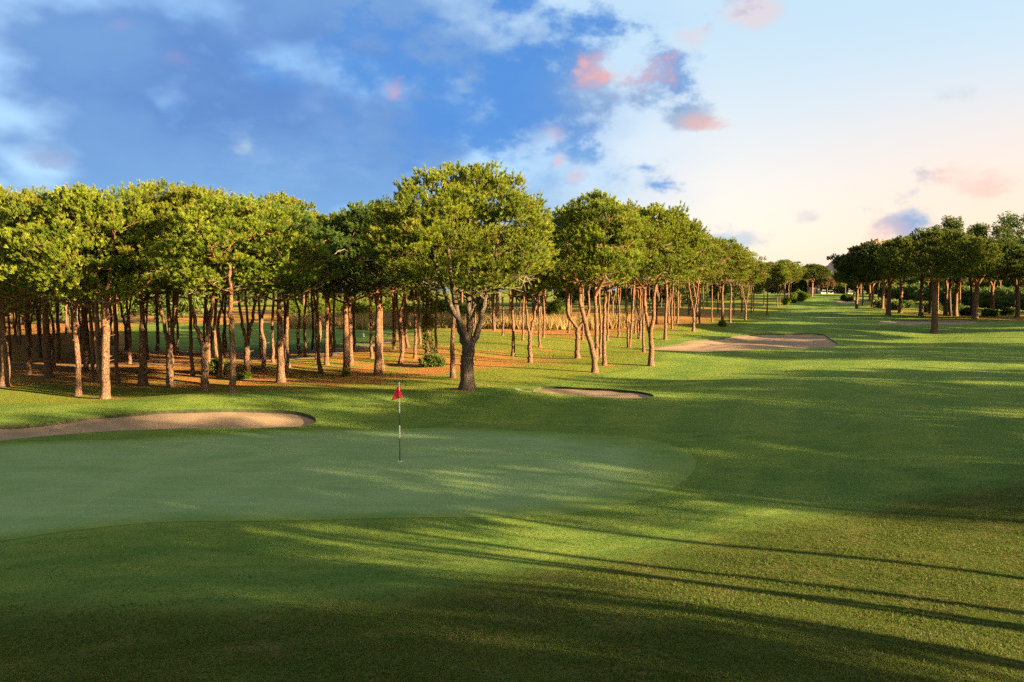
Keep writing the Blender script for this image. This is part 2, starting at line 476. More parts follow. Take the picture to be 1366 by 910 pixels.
M_rock = plain('rock', (0.42, 0.29, 0.23), 0.95, 0.3, 0.12)
M_edge = plain('turf_edge', (0.050, 0.062, 0.022), 0.95, 0.3, 9)
M_white = plain('white_paint', (0.8, 0.8, 0.78), 0.35, 0.02)
M_black = plain('black_paint', (0.02, 0.02, 0.022), 0.35, 0.05)
M_red = plain('red_cloth', (0.78, 0.03, 0.06), 0.8, 0.12, 14)
M_cupm = plain('white_plastic', (0.75, 0.75, 0.72), 0.4, 0.03)
M_dk = plain('dark_trim', (0.05, 0.05, 0.055), 0.5, 0.1)

# ------------------------------------------------------------------ outlines taken on the ground
P_green = smooth_closed(pixpoly([(-260, 640), (-60, 600), (150, 587), (300, 578), (450, 573.5), (683, 574.5), (818, 582), (888, 592), (922, 607), (928, 621),
                                 (918, 637), (888, 656), (818, 677), (683, 690), (500, 692), (250, 696), (100, 708), (-60, 728), (-260, 720)]), 240)
P_b1 = smooth_closed(pixpoly([(-150, 590), (-60, 571), (40, 566), (120, 556), (200, 549), (285, 546), (345, 546), (395, 549), (418, 556), (420, 564), (400, 568.5),
                              (330, 571.5), (240, 571.5), (150, 575), (70, 581), (0, 588), (-90, 600)]), 200)
P_b2 = smooth_closed(pixpoly([(688, 518), (720, 517), (770, 517), (830, 520), (862, 524), (872, 528.5), (850, 531.5), (800, 529.5), (740, 525), (700, 522)]), 120)
P_b3 = smooth_closed(pixpoly([(855, 463), (900, 460), (955, 452), (985, 448), (1030, 445.6), (1095, 445.6), (1108, 452), (1117, 459), (1108, 463.5), (1060, 465),
                              (1000, 467), (940, 469), (880, 467)]), 140)
P_b4 = smooth_closed(pixpoly([(1170, 430), (1200, 427.5), (1260, 426.5), (1300, 428), (1330, 430), (1290, 432), (1230, 432.5), (1190, 432.5)]), 80)
P_b5 = smooth_closed(pixpoly([(1117, 401.5), (1130, 400), (1150, 399), (1160, 401), (1150, 403.5), (1130, 405), (1118, 404)]), 60)
BUNKERS = [(P_b1, 0.2, 0.13), (P_b2, 0.14, 0.10), (P_b3, 0.2, 0.10), (P_b4, 0.2, 0.08), (P_b5, 0.2, 0.1)]

grove_front = [(-400, 552), (-150, 545), (0, 541), (60, 541), (120, 538), (200, 533), (300, 527), (420, 524), (520, 526), (600, 522), (690, 515), (760, 508), (800, 500),
               (850, 492), (880, 478), (890, 466), (880, 455), (935, 447), (985, 436), (1020, 424), (1045, 413), (1065, 405), (1085, 396)]
P_grove = np.concatenate([pixpoly(grove_front), np.array([[150, 420], [60, 900], [-700, 900], [-700, 45]])])
P_fair2 = np.array([hit(185, 450), hit(190, 462), hit(210, 466), hit(380, 468), hit(470, 461), hit(520, 447), hit(560, 441), hit(640, 436),
                    hit(560, 433), hit(380, 434), hit(200, 431), hit(185, 440)])
P_right = np.concatenate([pixpoly([(1500, 434), (1366, 431), (1300, 427), (1240, 424.5), (1190, 419), (1150, 412), (1138, 404), (1132, 398)]),
                          np.array([[175, 500], [900, 900], [900, 60], [200, 60]])])
fore = [(-300, 790), (0, 800), (150, 806), (350, 807), (500, 797), (683, 762), (850, 735), (1000, 700), (1200, 665), (1366, 640), (1600, 620)]
P_fore = np.concatenate([pixpoly(fore), np.array([[60, 20], [60, -60], [-60, -60], [-40, 8]])])

# ------------------------------------------------------------------ tree positions (filled below, needed for needle litter too)
EXPL = []      # (x, y, ...)
def T(px, py, var, top=None, label=None, rz=None, wide=1.0, grp='pines along the near edge of the left grove'):
    x, y = hit(px, py)
    EXPL.append(dict(x=x, y=y, px=px, py=py, var=var, top=top, label=label, rz=rz, wide=wide, grp=grp))
G1 = 'pines along the near edge of the left grove'
G2 = 'pines scattered over the sunlit grove floor'
G3 = 'pines lining the left side of the far fairway'
G4 = 'pines lining the right side of the fairway'
T(140.5, 532, 'hero_left', 247, 'sunlit pine at far left with orange trunk forking low, nearest of the grove')
T(104, 528, 'single', 262, 'straight pine just left of the low forked orange pine at far left')
T(6, 516, 'big', 241, 'large pine cut by the left edge of the picture with low hanging crown', wide=1.1)
T(38, 500, 'slim', 262, 'dark slim pine second from the left picture edge')
T(65, 504, 'dark', 262, 'dark pine between the left edge pine and the straight sunlit pair')
T(124, 508, 'slim', 262, 'shaded pine directly behind the pair of sunlit pines at far left')
T(157, 511, 'slim', 262, 'thin shaded pine just right of the low forked orange pine')
T(191, 514, 'dark', 266, 'straight shaded pine left of the two dark forked pines')
T(227.5, 516, 'fork', 244, 'dark pine splitting into a narrow V, left one of two neighbouring forks', wide=1.05)
T(273.5, 521, 'fork', 250, 'dark pine splitting into a wide V, right one of two neighbouring forks', wide=1.1)
T(257, 502, 'slim', 258, 'thin pine standing between the two dark forked pines')
T(292, 505, 'lean', 262, 'leaning reddish pine beside the low green bush')
T(310, 523, 'single', 262, 'grey trunked pine nearest the crest of the lit mound, with sawn branch scar', wide=1.1)
T(330.5, 504, 'fork', 262, 'orange pine with a sunlit Y fork and green shoots at its foot')
T(350, 494, 'lean', 275, 'dark red pine forking behind the sunlit Y forked pine')
T(375, 510, 'dark', 272, 'sunlit straight pine with branch stubs under the dark middle crown')
T(384, 496.5, 'slim', 278, 'slim red pine right behind the straight pine with branch stubs')
T(365, 484, 'slim', 280, 'black looking pine behind the straight pine with branch stubs')
T(408, 477, 'slim', 285, 'thin dark pine alone against the second fairway, left of the S curved pine')
T(417, 467, 'slim', 288, 'thin pine lit near its top standing by the second fairway edge')
T(429, 498, 'lean', 279, 'S curved pine with pale lower trunk, left of the orange floor patch')
T(436, 487, 'single', 284, 'thick dark pine close behind the S curved pine')
T(440.5, 476, 'slim', 288, 'narrow dark pine two back from the S curved pine')
T(446, 470.5, 'slim', 290, 'thin straight pine with sunlit upper trunk farther back in the grove')
T(462.5, 500.7, 'dark', 287, 'leaning pine with a green tuft at its foot')
T(468.6, 487, 'single', 287, 'dark pine forking directly behind the leaning pine')
T(473.6, 466, 'slim', 290, 'slim pine lit orange, right behind the leaning pair')
T(504.5, 500.7, 'dark', 266, 'dark crowned pine just left of the big foreground pine', wide=1.0)
T(508, 472, 'slim', 290, 'black trunk hidden behind the dark crowned pine')
T(536, 469, 'vee', 300, 'slender twin stemmed pine joining at the ground left of the ivy')
T(571, 474, 'dark', 285, 'pine wrapped in green ivy behind the low shrub', grp=G1)
T(582, 471, 'slim', 290, 'dark pine right beside the ivy covered trunk', grp=G1)
T(604.5, 504, 'single', 262, 'reddish sunlit pine immediately left of the big grey pine')
T(623, 519, 'hero_big', 222, 'biggest pine, thick grey trunk dividing into several limbs, right of the flag')
T(684, 475.5, 'single', 300, 'straight pine on the lit floor, first right of the big grey pine', grp=G2)
T(707, 484, 'fork', 298, 'pine forking at half height on the lit floor beside a straight pine', grp=G2)
T(719.5, 463, 'slim', 308, 'slim upright pine behind the half height fork', grp=G2)
T(698, 454, 'slim', 312, 'thin pine in front of the dry reeds, between two straight pines', grp=G2)
T(670.5, 448, 'slim', 315, 'slim leaning pine at the left end of the lit knoll', grp=G2)
T(659, 441.5, 'slim', 318, 'pale thin pine at the top of the lit knoll', grp=G2)
T(725, 450, 'slim', 312, 'thin pale pine near the yellow shrub', grp=G2)
T(770, 478, 'candelabra', 292, 'low forked pale pine shaped like a lyre', grp=G2)
T(793.6, 497, 'hero_lean', 262, 'leaning pale pine in front of the right hand clump', grp=G1)
T(806.5, 487.5, 'single', 268, 'dark sided pine tight behind the leaning pale pine', grp=G1)
T(800, 476, 'slim', 285, 'pine half hidden behind the leaning pale pair', grp=G1)
T(867.5, 488, 'hero_right', 277, 'pine at the right end of the near grove with wide crown and short shadow', grp=G1)
T(858.5, 470, 'slim', 290, 'dark trunk hidden behind the pine at the right end of the near grove', grp=G1)
T(777, 454, 'slim', 305, 'thin dark pine right of the lyre shaped pine', grp=G2)
T(811, 454.5, 'slim', 303, 'slim straight pine seen between the clumps', grp=G2)
T(825, 449, 'slim', 305, 'dark sided pine mid way back between the clumps', grp=G2)
T(852.6, 452, 'vee', 300, 'pale twin pine left of the right end pine, farther back', grp=G2)
T(887.6, 453, 'single', 291, 'pine with pale lit trunk just left of the far sand bunker', grp=G3)
T(896.6, 439, 'slim', 305, 'thin pine behind the pale trunk left of the far bunker', grp=G3)
T(903.5, 431.5, 'single', 312, 'pale straight pine farther along the left fairway edge', grp=G3)
T(925, 442, 'fork', 306, 'forked pine standing above the left tip of the far bunker', grp=G3)
T(949.5, 429.5, 'slim', 322, 'slim pine behind the far bunker, left of the ivy footed pine', grp=G3)
T(963.7, 434.5, 'single', 318, 'thick pine with green growth at its foot behind the far bunker', grp=G3, wide=1.2)
T(974, 430.5, 'single', 326, 'dark pine right next to the green footed pine', grp=G3)
T(979, 420, 'slim', 332, 'slim pine behind the green footed pair', grp=G3)
T(994.5, 427, 'fork', 334, 'small forked pine on the fairway edge above the far bunker', grp=G3)
T(989, 413, 'slim', 340, 'distant thin pine left of the small forked pine', grp=G3)
T(1004, 412, 'slim', 345, 'distant pine right of the small forked pine', grp=G3)
T(1023, 420.6, 'single', 349, 'leaning pine standing out on the far fairway edge', grp=G3)
T(1037, 409, 'single', 352, 'left one of two distant pale trunks standing close together', grp=G3)
T(1040.5, 408.4, 'slim', 353, 'right one of two distant pale trunks standing close together', grp=G3)
T(1018.7, 408.6, 'slim', 352, 'distant pine seen behind the leaning fairway edge pine', grp=G3)
T(1052, 405, 'single', 350, 'distant dark trunk before the left side bushes', grp=G3, wide=1.2)
T(1046.5, 398.5, 'single', 346, 'tall distant round pine on the left skyline of the fairway', grp=G3, wide=1.5)
T(1083, 395.8, 'umbrella', 352, 'distant round headed pine at the far end of the fairway', grp=G3, wide=1.0)
T(1246.4, 444.4, 'lone', 306, 'broad umbrella pine standing alone on the right of the fairway', grp=G4, wide=1.0)
T(1184.9, 420.7, 'umbrella', 320, 'dark umbrella pine nearest left of the lone right pine', grp=G4, wide=1.1)
T(1228.4, 421.4, 'umbrella', 318, 'dark umbrella pine behind the lone right pine', grp=G4)
T(1300.5, 425.5, 'umbrella', 318, 'thick trunked dark pine right of the lone umbrella pine', grp=G4, wide=1.15)
T(1357, 424, 'umbrella', 330, 'dark umbrella pine at the right picture edge', grp=G4)
T(1142.6, 411.9, 'umbrella', 350, 'leftmost dark pine of the right treeline, standing before a pale trunk', grp=G4)
T(1150.5, 408, 'single', 348, 'pale sunlit trunk beside the leftmost dark pine of the right treeline', grp=G4, wide=1.4)
T(1164, 409.7, 'umbrella', 345, 'pine third from the left of the right treeline', grp=G4)
T(1177, 412, 'umbrella', 336, 'pine fourth from the left of the right treeline', grp=G4)
T(1138, 400, 'single', 352, 'pale trunk standing beside the small distant bunker', grp=G4, wide=1.3)
T(1261, 420.7, 'umbrella', 325, 'dark pine right behind the lone right pine trunk', grp=G4)

taken = [(e['x'], e['y']) for e in EXPL]
FILL = []
def far_enough(x, y, dmin):
    return all((x - a) ** 2 + (y - b) ** 2 > dmin * dmin for a, b in taken)
def fill(n, box, dmin, test, var, hr, label, grp, tries=6000):
    k = 0
    for _ in range(tries):
        if k >= n: break
        x = rng.uniform(box[0], box[1]); y = rng.uniform(box[2], box[3])
        if not test(x, y) or not far_enough(x, y, dmin): continue
        taken.append((x, y)); k += 1
        if grp.endswith('right wood'): hr_ = np.interp(pxof(x, y), [1110, 1150, 1200, 1240, 1366], [360, 358, 330, 316, 320]); hmax = CZ + (HOR - hr_) / FPX * y - float(hgt(x, y))
        else: hmax = 99
        FILL.append(dict(x=x, y=y, var=var[rng.integers(len(var))], h=min(rng.uniform(*hr), hmax), label=label, grp=grp))
    return k
def pxof(x, y): return 683 + x / y * 1062
A1 = np.array
def in_(P, x, y, m=0.0):
    return float(sdist(A1([x]), A1([y]), P)[0]) > m
lineL = lambda x, y: in_(P_grove, x, y, 2.5)
notf2 = lambda x, y: not in_(P_fair2, x, y, -2.0)
fill(98, (-66, -4, 41, 100), 2.25, lambda x, y: lineL(x, y) and notf2(x, y) and pxof(x, y) > -60 and pxof(x, y) < 330, ['slim', 'slim', 'single', 'lean', 'fork'], (8.2, 9.4),
     'slender pine trunk deep in the dark left part of the grove', 'pines filling the dark left grove')
fill(36, (-30, -4, 44, 80), 2.5, lambda x, y: lineL(x, y) and notf2(x, y) and 250 < pxof(x, y) < 560, ['slim', 'slim', 'lean'], (9.0, 10.4),
     'slender pine in the middle of the grove in front of the second fairway', 'pines in the middle of the grove')
fill(18, (-18, 22, 66, 110), 4.2, lambda x, y: lineL(x, y) and notf2(x, y) and 545 < pxof(x, y) < 880, ['slim', 'single', 'vee'], (9.0, 11.5),
     'slim pine far back on the lit floor before the dry reeds', 'pines before the dry reeds')
fill(38, (8, 60, 70, 240), 4.6, lambda x, y: in_(P_grove, x, y, 3.0) and not in_(P_grove, x, y, 34) and 800 < pxof(x, y) < 1060, ['single', 'slim', 'fork'], (10.5, 12.8),
     'pine in the row running away along the left side of the far fairway', 'pines filling the left fairway edge')
fill(26, (-110, 60, 122, 190), 6.5, lambda x, y: lineL(x, y) and notf2(x, y) and -60 < pxof(x, y) < 860, ['big', 'single', 'dark'], (11.5, 15.0),
     'tall pine in the belt beyond the second fairway', 'pines beyond the second fairway')
fill(24, (60, 220, 95, 330), 6.0, lambda x, y: in_(P_right, x, y, 3.0) and 1120 < pxof(x, y) < 1420, ['umbrella', 'dark', 'umbrella', 'single'], (11.5, 14.5),
     'dark pine inside the shaded wood on the right', 'pines in the dark right wood')
fill(12, (90, 190, 345, 430), 9.0, lambda x, y: 1040 < pxof(x, y) < 1170, ['umbrella', 'single', 'dark'], (12, 15),
     'far pine closing the end of the fairway', 'pines closing the far end of the fairway')

LAND = [(6, 520, 'the left edge pine'), (140, 532, 'the low forked orange pine'), (191, 514, 'the straight shaded pine'), (227, 516, 'the narrow dark V fork'), (273, 521, 'the wide dark V fork'), (310, 523, 'the scarred grey trunk'),
        (330, 504, 'the sunlit Y fork'), (375, 510, 'the branch stubbed pine'), (429, 498, 'the S curved pine'), (462, 501, 'the leaning tufted pine'), (504, 501, 'the dark crowned pine'), (536, 469, 'the slender twin stems'),
        (571, 474, 'the ivy clad pine'), (623, 519, 'the big grey pine'), (684, 475, 'the straight floor pine'), (707, 484, 'the half height fork'), (770, 478, 'the lyre shaped pine'), (793, 497, 'the leaning pale pine'),
        (867, 488, 'the near grove end pine'), (925, 442, 'the bunker tip fork'), (963, 434, 'the green footed pine'), (994, 427, 'the small forked pine'), (1023, 420, 'the lone leaning pine'), (1040, 408, 'the paired pale trunks'),
        (1083, 396, 'the round headed far pine'), (1142, 412, 'the leftmost dark pine'), (1185, 421, 'the dark umbrella pine'), (1246, 444, 'the lone umbrella pine'), (1300, 425, 'the thick dark pine'), (1357, 424, 'the right edge pine')]
WORD = {'pines filling the dark left grove': 'shaded pine trunk', 'pines in the middle of the grove': 'slim grove pine', 'pines before the dry reeds': 'slim pine before the reeds',
        'pines filling the left fairway edge': 'fairway edge pine', 'pines beyond the second fairway': 'tall pine beyond the second fairway', 'pines in the dark right wood': 'dark wood pine',
        'pines closing the far end of the fairway': 'far end pine'}
for d in FILL:
    px_ = pxof(d['x'], d['y']); l_ = min(LAND, key=lambda q: abs(q[0] - px_)); d['lm'] = (l_[2], 'just left of' if px_ < l_[0] else 'just right of')
ORD = ['nearest', 'second', 'third', 'fourth', 'fifth', 'sixth', 'seventh', 'eighth', 'ninth', 'tenth', 'eleventh', 'twelfth', 'thirteenth', 'fourteenth', 'fifteenth', 'sixteenth', 'seventeenth', 'eighteenth', 'nineteenth', 'twentieth', 'twenty first', 'twenty second', 'twenty third', 'twenty fourth']
grp_ = {}
for d in FILL: grp_.setdefault((d['grp'],) + d['lm'], []).append(d)
for k_, L_ in grp_.items():
    L_.sort(key=lambda d: d['y'])
    for i, d in enumerate(L_):
        d['label'] = '%s %s %s%s' % (WORD[d['grp']], k_[2], k_[1], '' if len(L_) == 1 else ', nearest one' if i == 0 else ', farthest one' if i == len(L_) - 1 else ', %s one back' % ORD[min(i, 23)])

# pines standing outside the right edge of the view, whose shadows cross the lawn
SHADE = []
def S(x, y, var, h, wide=1.0, rz=0.0):
    SHADE.append(dict(x=x, y=y, var=var, h=h, wide=wide, rz=rz)); taken.append((x, y))
for q_ in [[12.7, 5.8, 2.4, 4.8, 12.5], [12.3, 7.9, 2.8, 6.5, 10.8], [15.4, 7.2, 3.5, 5.5, 10.1], [15.6, 9.3, 2.8, 8.7, 12.6], [25.6, 27.0, 3.3, 7.2, 10.7], [14.2, 6.8, 3.3, 3.6, 10.9], [49.3, 30.5, 4.6, 3.7, 8.3], [59.8, 16.4, 4.9, 3.9, 13.5], [36.0, -26.3, 3.0, 3.7, 7.6], [52.9, 32.4, 4.3, 4.4, 7.7], [58.9, 82.8, 2.5, 3.9, 13.3], [62.0, 51.0, 5.2, 3.5, 10.6], [40.0, 12.0, 5.8, 4.6, 10.9], [16.0, -10.4, 3.5, 5.8, 13.5], [50.0, 1.7, 4.0, 3.5, 12.6], [61.3, 41.5, 3.7, 4.9, 12.5], [27.9, 7.9, 5.6, 5.4, 10.8], [19.1, 0.3, 2.2, 4.9, 9.9], [22.9, 21.3, 2.3, 6.7, 9.7], [19.8, 2.1, 6.3, 5.4, 12.4], [18.0, 20.9, 2.2, 6.4, 11.3], [52.1, 9.9, 6.0, 8.6, 11.9], [30.7, -26.2, 3.0, 4.2, 7.7], [68.0, 58.4, 4.8, 3.5, 12.4]]:
    S(q_[0], q_[1], 'shade', q_[4]); SHADE[-1].update(a=min(q_[2] * 1.03, max(2.2, (q_[0] - .643 * q_[1]) * .841 / 1.6)), zb=q_[3])
S(24.0, -5.0, 'shade', 9.5); SHADE[-1].update(a=4.6, zb=4.6)
for q_ in ((73, 84, 12), (66, 73, 12), (88, 80, 12.5), (80, 98, 12), (74, 108, 11.5), (92, 92, 12), (88, 108, 12.5), (101, 101, 12), (98, 117, 12), (111, 110, 12.5), (106, 128, 12), (120, 122, 13), (124, 138, 13), (136, 131, 13), (112, 92, 12)):
    if q_[0] > .643 * q_[1] + 6: S(q_[0], q_[1], 'umbrella', q_[2])

# ------------------------------------------------------------------ the ground sheet
nx_, ny_ = 980, 900
ux = np.linspace(-math.asinh(2600 / 14), math.asinh(2600 / 14), nx_)
xs = 14 * np.sinh(ux)
uy = np.linspace(-math.asinh(1500 / 16), math.asinh(3600 / 16), ny_)
ys = 16 * np.sinh(uy) + 18
X, Y = np.meshgrid(xs, ys)
Xf, Yf = X.ravel().copy(), Y.ravel().copy()
spx = np.gradient(xs)[None, :].repeat(ny_, 0).ravel(); spy = np.gradient(ys)[:, None].repeat(nx_, 1).ravel()
hole_v = np.zeros(len(Xf), bool)
snapped = np.zeros(len(Xf), bool)
for P, dep, lip in BUNKERS:
    bb = (P[:, 0].min() - 3, P[:, 0].max() + 3, P[:, 1].min() - 3, P[:, 1].max() + 3)
    k = np.where((Xf > bb[0]) & (Xf < bb[1]) & (Yf > bb[2]) & (Yf < bb[3]))[0]
    d, qx, qy = near_edge(Xf[k], Yf[k], P)
    insd = np.zeros(len(Xf), bool); insd[k] = inside(Xf[k], Yf[k], P)
    D_ = np.full(len(Xf), 1e9); D_[k] = d
    sel_ = np.zeros(len(Xf), bool)
    I_ = np.arange(nx_ * ny_).reshape(ny_, nx_)
    for A_, B_ in ((I_[:, :-1], I_[:, 1:]), (I_[:-1], I_[1:])):
        A_, B_ = A_.ravel(), B_.ravel()
        c_ = insd[A_] != insd[B_]
        A_, B_ = A_[c_], B_[c_]
        sel_[np.where(D_[A_] < D_[B_], A_, B_)] = True
    sn = sel_[k]
    Xf[k[sn]] = qx[sn]; Yf[k[sn]] = qy[sn]; snapped[k[sn]] = True
    hole_v |= insd & ~sel_
Zf = hgt(Xf, Yf)
idx = np.arange(nx_ * ny_).reshape(ny_, nx_)
Q = np.stack([idx[:-1, :-1], idx[:-1, 1:], idx[1:, 1:], idx[1:, :-1]], -1).reshape(-1, 4)
kill = hole_v[Q].any(1)
allsn = snapped[Q].all(1)
if allsn.any():
    qi = np.where(allsn)[0]
    cx_, cy_ = Xf[Q[qi]].mean(1), Yf[Q[qi]].mean(1)
    ins = np.zeros(len(qi), bool)
    for P, _, _ in BUNKERS: ins |= inside(cx_, cy_, P)
    kill[qi[ins]] = True
Fg = Q[~kill]
# corner faces cut by the outline keep their outer triangle (as a degenerate-free quad split)
hv = hole_v[Q]; one = (hv.sum(1) == 1)
tri_ = []
for c_ in range(4):
    q_ = Q[one & hv[:, c_]]
    B_, C_, D2_ = q_[:, (c_ + 1) % 4], q_[:, (c_ + 2) % 4], q_[:, (c_ + 3) % 4]
    g_ = snapped[B_] & snapped[D2_] & ~snapped[C_] & ~hole_v[C_]
    tri_.append(np.stack([B_[g_], C_[g_], D2_[g_]], -1))
tri_ = np.concatenate(tri_)
# masks
dg = sdist(Xf, Yf, P_grove); df2 = sdist(Xf, Yf, P_fair2); dr = sdist(Xf, Yf, P_right); dfo = sdist(Xf, Yf, P_fore)
lowf = 0.5 + 0.5 * np.sin(Xf * 0.21 + 1) * np.sin(Yf * 0.17 + Xf * 0.05)
straw = smooth(dg, 0.5, 9.0) * (0.50 + 0.26 * lowf) * (1 - smooth(df2, -2, 1))
straw = np.maximum(straw, smooth(dr, 0, 5) * 0.55)
straw = straw * (1 - smooth(np.hypot(Xf, Yf), 150, 260) * 0.5)
lit_knoll = g2(Xf, Yf, -2, 70, 12, 9) + g2(Xf, Yf, 4, 44, 6, 5)
straw = straw * (1 - 0.55 * np.clip(lit_knoll, 0, 1))
for a, b in taken:
    rr = np.hypot(Xf - a, Yf - b)
    k = rr < 1.8
    if (sdist(A1([a]), A1([b]), P_grove)[0] > -3): straw[k] = np.maximum(straw[k], 0.62 * smooth(rr[k], 1.7, 0.1))
rough = np.maximum(np.maximum(smooth(dg, -0.6, 1.2) * (1 - smooth(df2, -1, 1)), smooth(dr, -1, 1)), smooth(dfo, -0.6, 0.9))
# mown bands following the fairway, and the collar round the green
cdir = np.array([math.sin(R(22)), math.cos(R(22))])
across = Xf * cdir[1] - Yf * cdir[0] + 1.2 * np.sin(Yf * 0.05)
mow = 0.5 + 0.5 * np.sign(np.sin(across * math.pi / 2.2)) * smooth(np.abs(np.sin(across * math.pi / 2.2)), 0, 0.35)
mow = mow * 0.55 * smooth(Yf, 14, 24)
dgr = sdist(Xf, Yf, P_green)
mow = np.maximum(mow, 0.4 * smooth(dgr, -2.0, -1.2) * (dgr < 0) * smooth(dgr, 0.0, -0.5))
mow = np.where((dgr < -1.6) & (dfo < 0) & (Yf < 22) & (Xf < 14), 0.55 + 0.45 * np.sin(dgr * math.pi / 1.1), mow)
dline = near_edge(Xf, Yf, pixpoly([(x_, y_ - 3) for x_, y_ in fore]), False)[0]
mow = np.maximum(mow, smooth(dline, 0.30, 0.12))
col4 = np.stack([straw, rough, mow, np.ones_like(mow)], -1)
# skirt: turf lip down into the bunkers
E = np.concatenate([Fg[:, [0, 1]], Fg[:, [1, 2]], Fg[:, [2, 3]], Fg[:, [3, 0]], tri_[:, [0, 1]], tri_[:, [1, 2]], tri_[:, [2, 0]]])
key = np.sort(E, 1); kk = key[:, 0].astype(np.int64) * (nx_ * ny_) + key[:, 1]
u_, ix, cnt = np.unique(kk, return_index=True, return_counts=True)
be = E[ix[cnt == 1]]
brd = (idx[0], idx[-1], idx[:, 0], idx[:, -1])
onb = np.zeros(len(Xf), bool)
for q_ in brd: onb[q_] = True
be = be[~onb[be].all(1)]
bv = np.unique(be)
remap = -np.ones(len(Xf), np.int64); remap[bv] = np.arange(len(bv)) + len(Xf)
VV = np.stack([Xf, Yf, Zf], -1)
nb_ = len(bv)
top_ = VV[bv].copy(); low_ = top_.copy(); low_[:, 2] -= 0.55
ra, rb = remap[be[:, 0]], remap[be[:, 1]]
skF = np.stack([rb, ra, ra + nb_, rb + nb_], -1)
V = np.concatenate([VV, top_, low_]); F = [np.concatenate([Fg, skF]), tri_]
c2_ = col4[bv].copy(); c2_[:, 0] = 0.3; c2_[:, 1] = 1
mi_ = np.zeros(len(Fg) + len(skF) + len(tri_), np.int32); mi_[len(Fg):len(Fg) + len(skF)] = 1
ground = mesh('ground', V, F, [M_ground, M_edge], mat_idx=mi_, attrs={'masks': np.concatenate([col4, c2_, c2_])})
tag(ground, kind='structure')

# ------------------------------------------------------------------ putting green sheet
def drape(name, P, mat, rings=60, dz=0.004, zf=None):
    c = P.mean(0)
    ts = np.linspace(1, 0.0, rings)
    V = []
    for t_ in ts[:-1]:
        q = c + (P - c) * t_
        V.append(np.stack([q[:, 0], q[:, 1], hgt(q[:, 0], q[:, 1]) + dz], -1))
    V = np.concatenate(V); n = len(P); m = rings - 1
    V = np.concatenate([V, [[c[0], c[1], float(hgt(c[0], c[1])) + dz]]])
    ii = np.arange(n * m).reshape(m, n)
    a, b = ii[:-1], ii[1:]
    Fq = np.stack([a, b, np.roll(b, -1, 1), np.roll(a, -1, 1)], -1).reshape(-1, 4)
    Ft = np.stack([ii[-1], np.full(n, n * m), np.roll(ii[-1], -1)], -1)
    rim = 0.15 + 0.85 * smooth(sdist(V[:, 0], V[:, 1], P), 0.0, 0.9 + 2.0 * smooth(V[:, 0], -2, 5))
    o = mesh(name, V, [Fq, Ft], mat, attrs={'rim': np.stack([rim, rim, rim, rim * 0 + 1], -1)})
    up = o.data.polygons[0].normal.z
    if up < 0:
        o.data.flip_normals()
    return o
P_gf = np.concatenate([P_green[i] + (P_green[(i + 1) % len(P_green)] - P_green[i]) * np.array([[0.0], [0.5]]) for i in range(len(P_green))])
og = drape('putting_green', P_gf, M_green, 130, 0.006)
tag(og, kind='structure')

# ------------------------------------------------------------------ sand
for i, (P, dep, lip) in enumerate(BUNKERS):
    x0, x1, y0, y1 = P[:, 0].min() - .8, P[:, 0].max() + .8, P[:, 1].min() - .8, P[:, 1].max() + .8
    st = max(0.12, (x1 - x0) / 160)
    gx = np.arange(x0, x1, st); gy = np.arange(y0, y1, st)
    GX, GY = np.meshgrid(gx, gy)
    d = sdist(GX.ravel(), GY.ravel(), P)
    zz = hgt(GX.ravel(), GY.ravel()) - lip - dep * smooth(d, 0, min(2.2, (y1 - y0) * .4))
    wob = 0.02 * np.sin(GX.ravel() * 2.1) * np.sin(GY.ravel() * 2.7)
    zz = zz + wob
    ii = np.arange(len(zz)).reshape(GX.shape)
    Fq = np.stack([ii[:-1, :-1], ii[:-1, 1:], ii[1:, 1:], ii[1:, :-1]], -1).reshape(-1, 4)
    keep = (d[Fq] > -0.6).any(1)
    o = mesh('sand_bunker', np.stack([GX.ravel(), GY.ravel(), zz], -1), Fq[keep], M_sand)
    tag(o, kind='structure')

# ------------------------------------------------------------------ path through the grove
def strip(name, pts, wdt, mat, dz=0.03):
    P = np.array([hit(*p) for p in pts])
    t_ = np.linspace(0, len(P) - 1, 90)
    q = np.stack([np.interp(t_, np.arange(len(P)), P[:, 0]), np.interp(t_, np.arange(len(P)), P[:, 1])], -1)
    for _ in range(6): q[1:-1] = (q[:-2] + q[1:-1] * 2 + q[2:]) / 4
    tg = np.gradient(q, axis=0); tg /= np.linalg.norm(tg, axis=1)[:, None]
    nr = np.stack([-tg[:, 1], tg[:, 0]], -1)
    V = []
    for k in np.linspace(-.5, .5, 5):
        e = q + nr * wdt * k
        V.append(np.stack([e[:, 0], e[:, 1], hgt(e[:, 0], e[:, 1]) + dz - (0.05 if abs(k) == .5 else 0)], -1))
    V = np.concatenate(V); ii = np.arange(len(V)).reshape(5, 90)
    Fq = np.stack([ii[:-1, :-1], ii[:-1, 1:], ii[1:, 1:], ii[1:, :-1]], -1).reshape(-1, 4)
    return tag(mesh(name, V, Fq, mat), kind='structure')
strip('path', [(-60, 492), (90, 488), (200, 486), (262, 484), (340, 481), (420, 477), (455, 470), (475, 463), (520, 455)], 1.3, M_path)

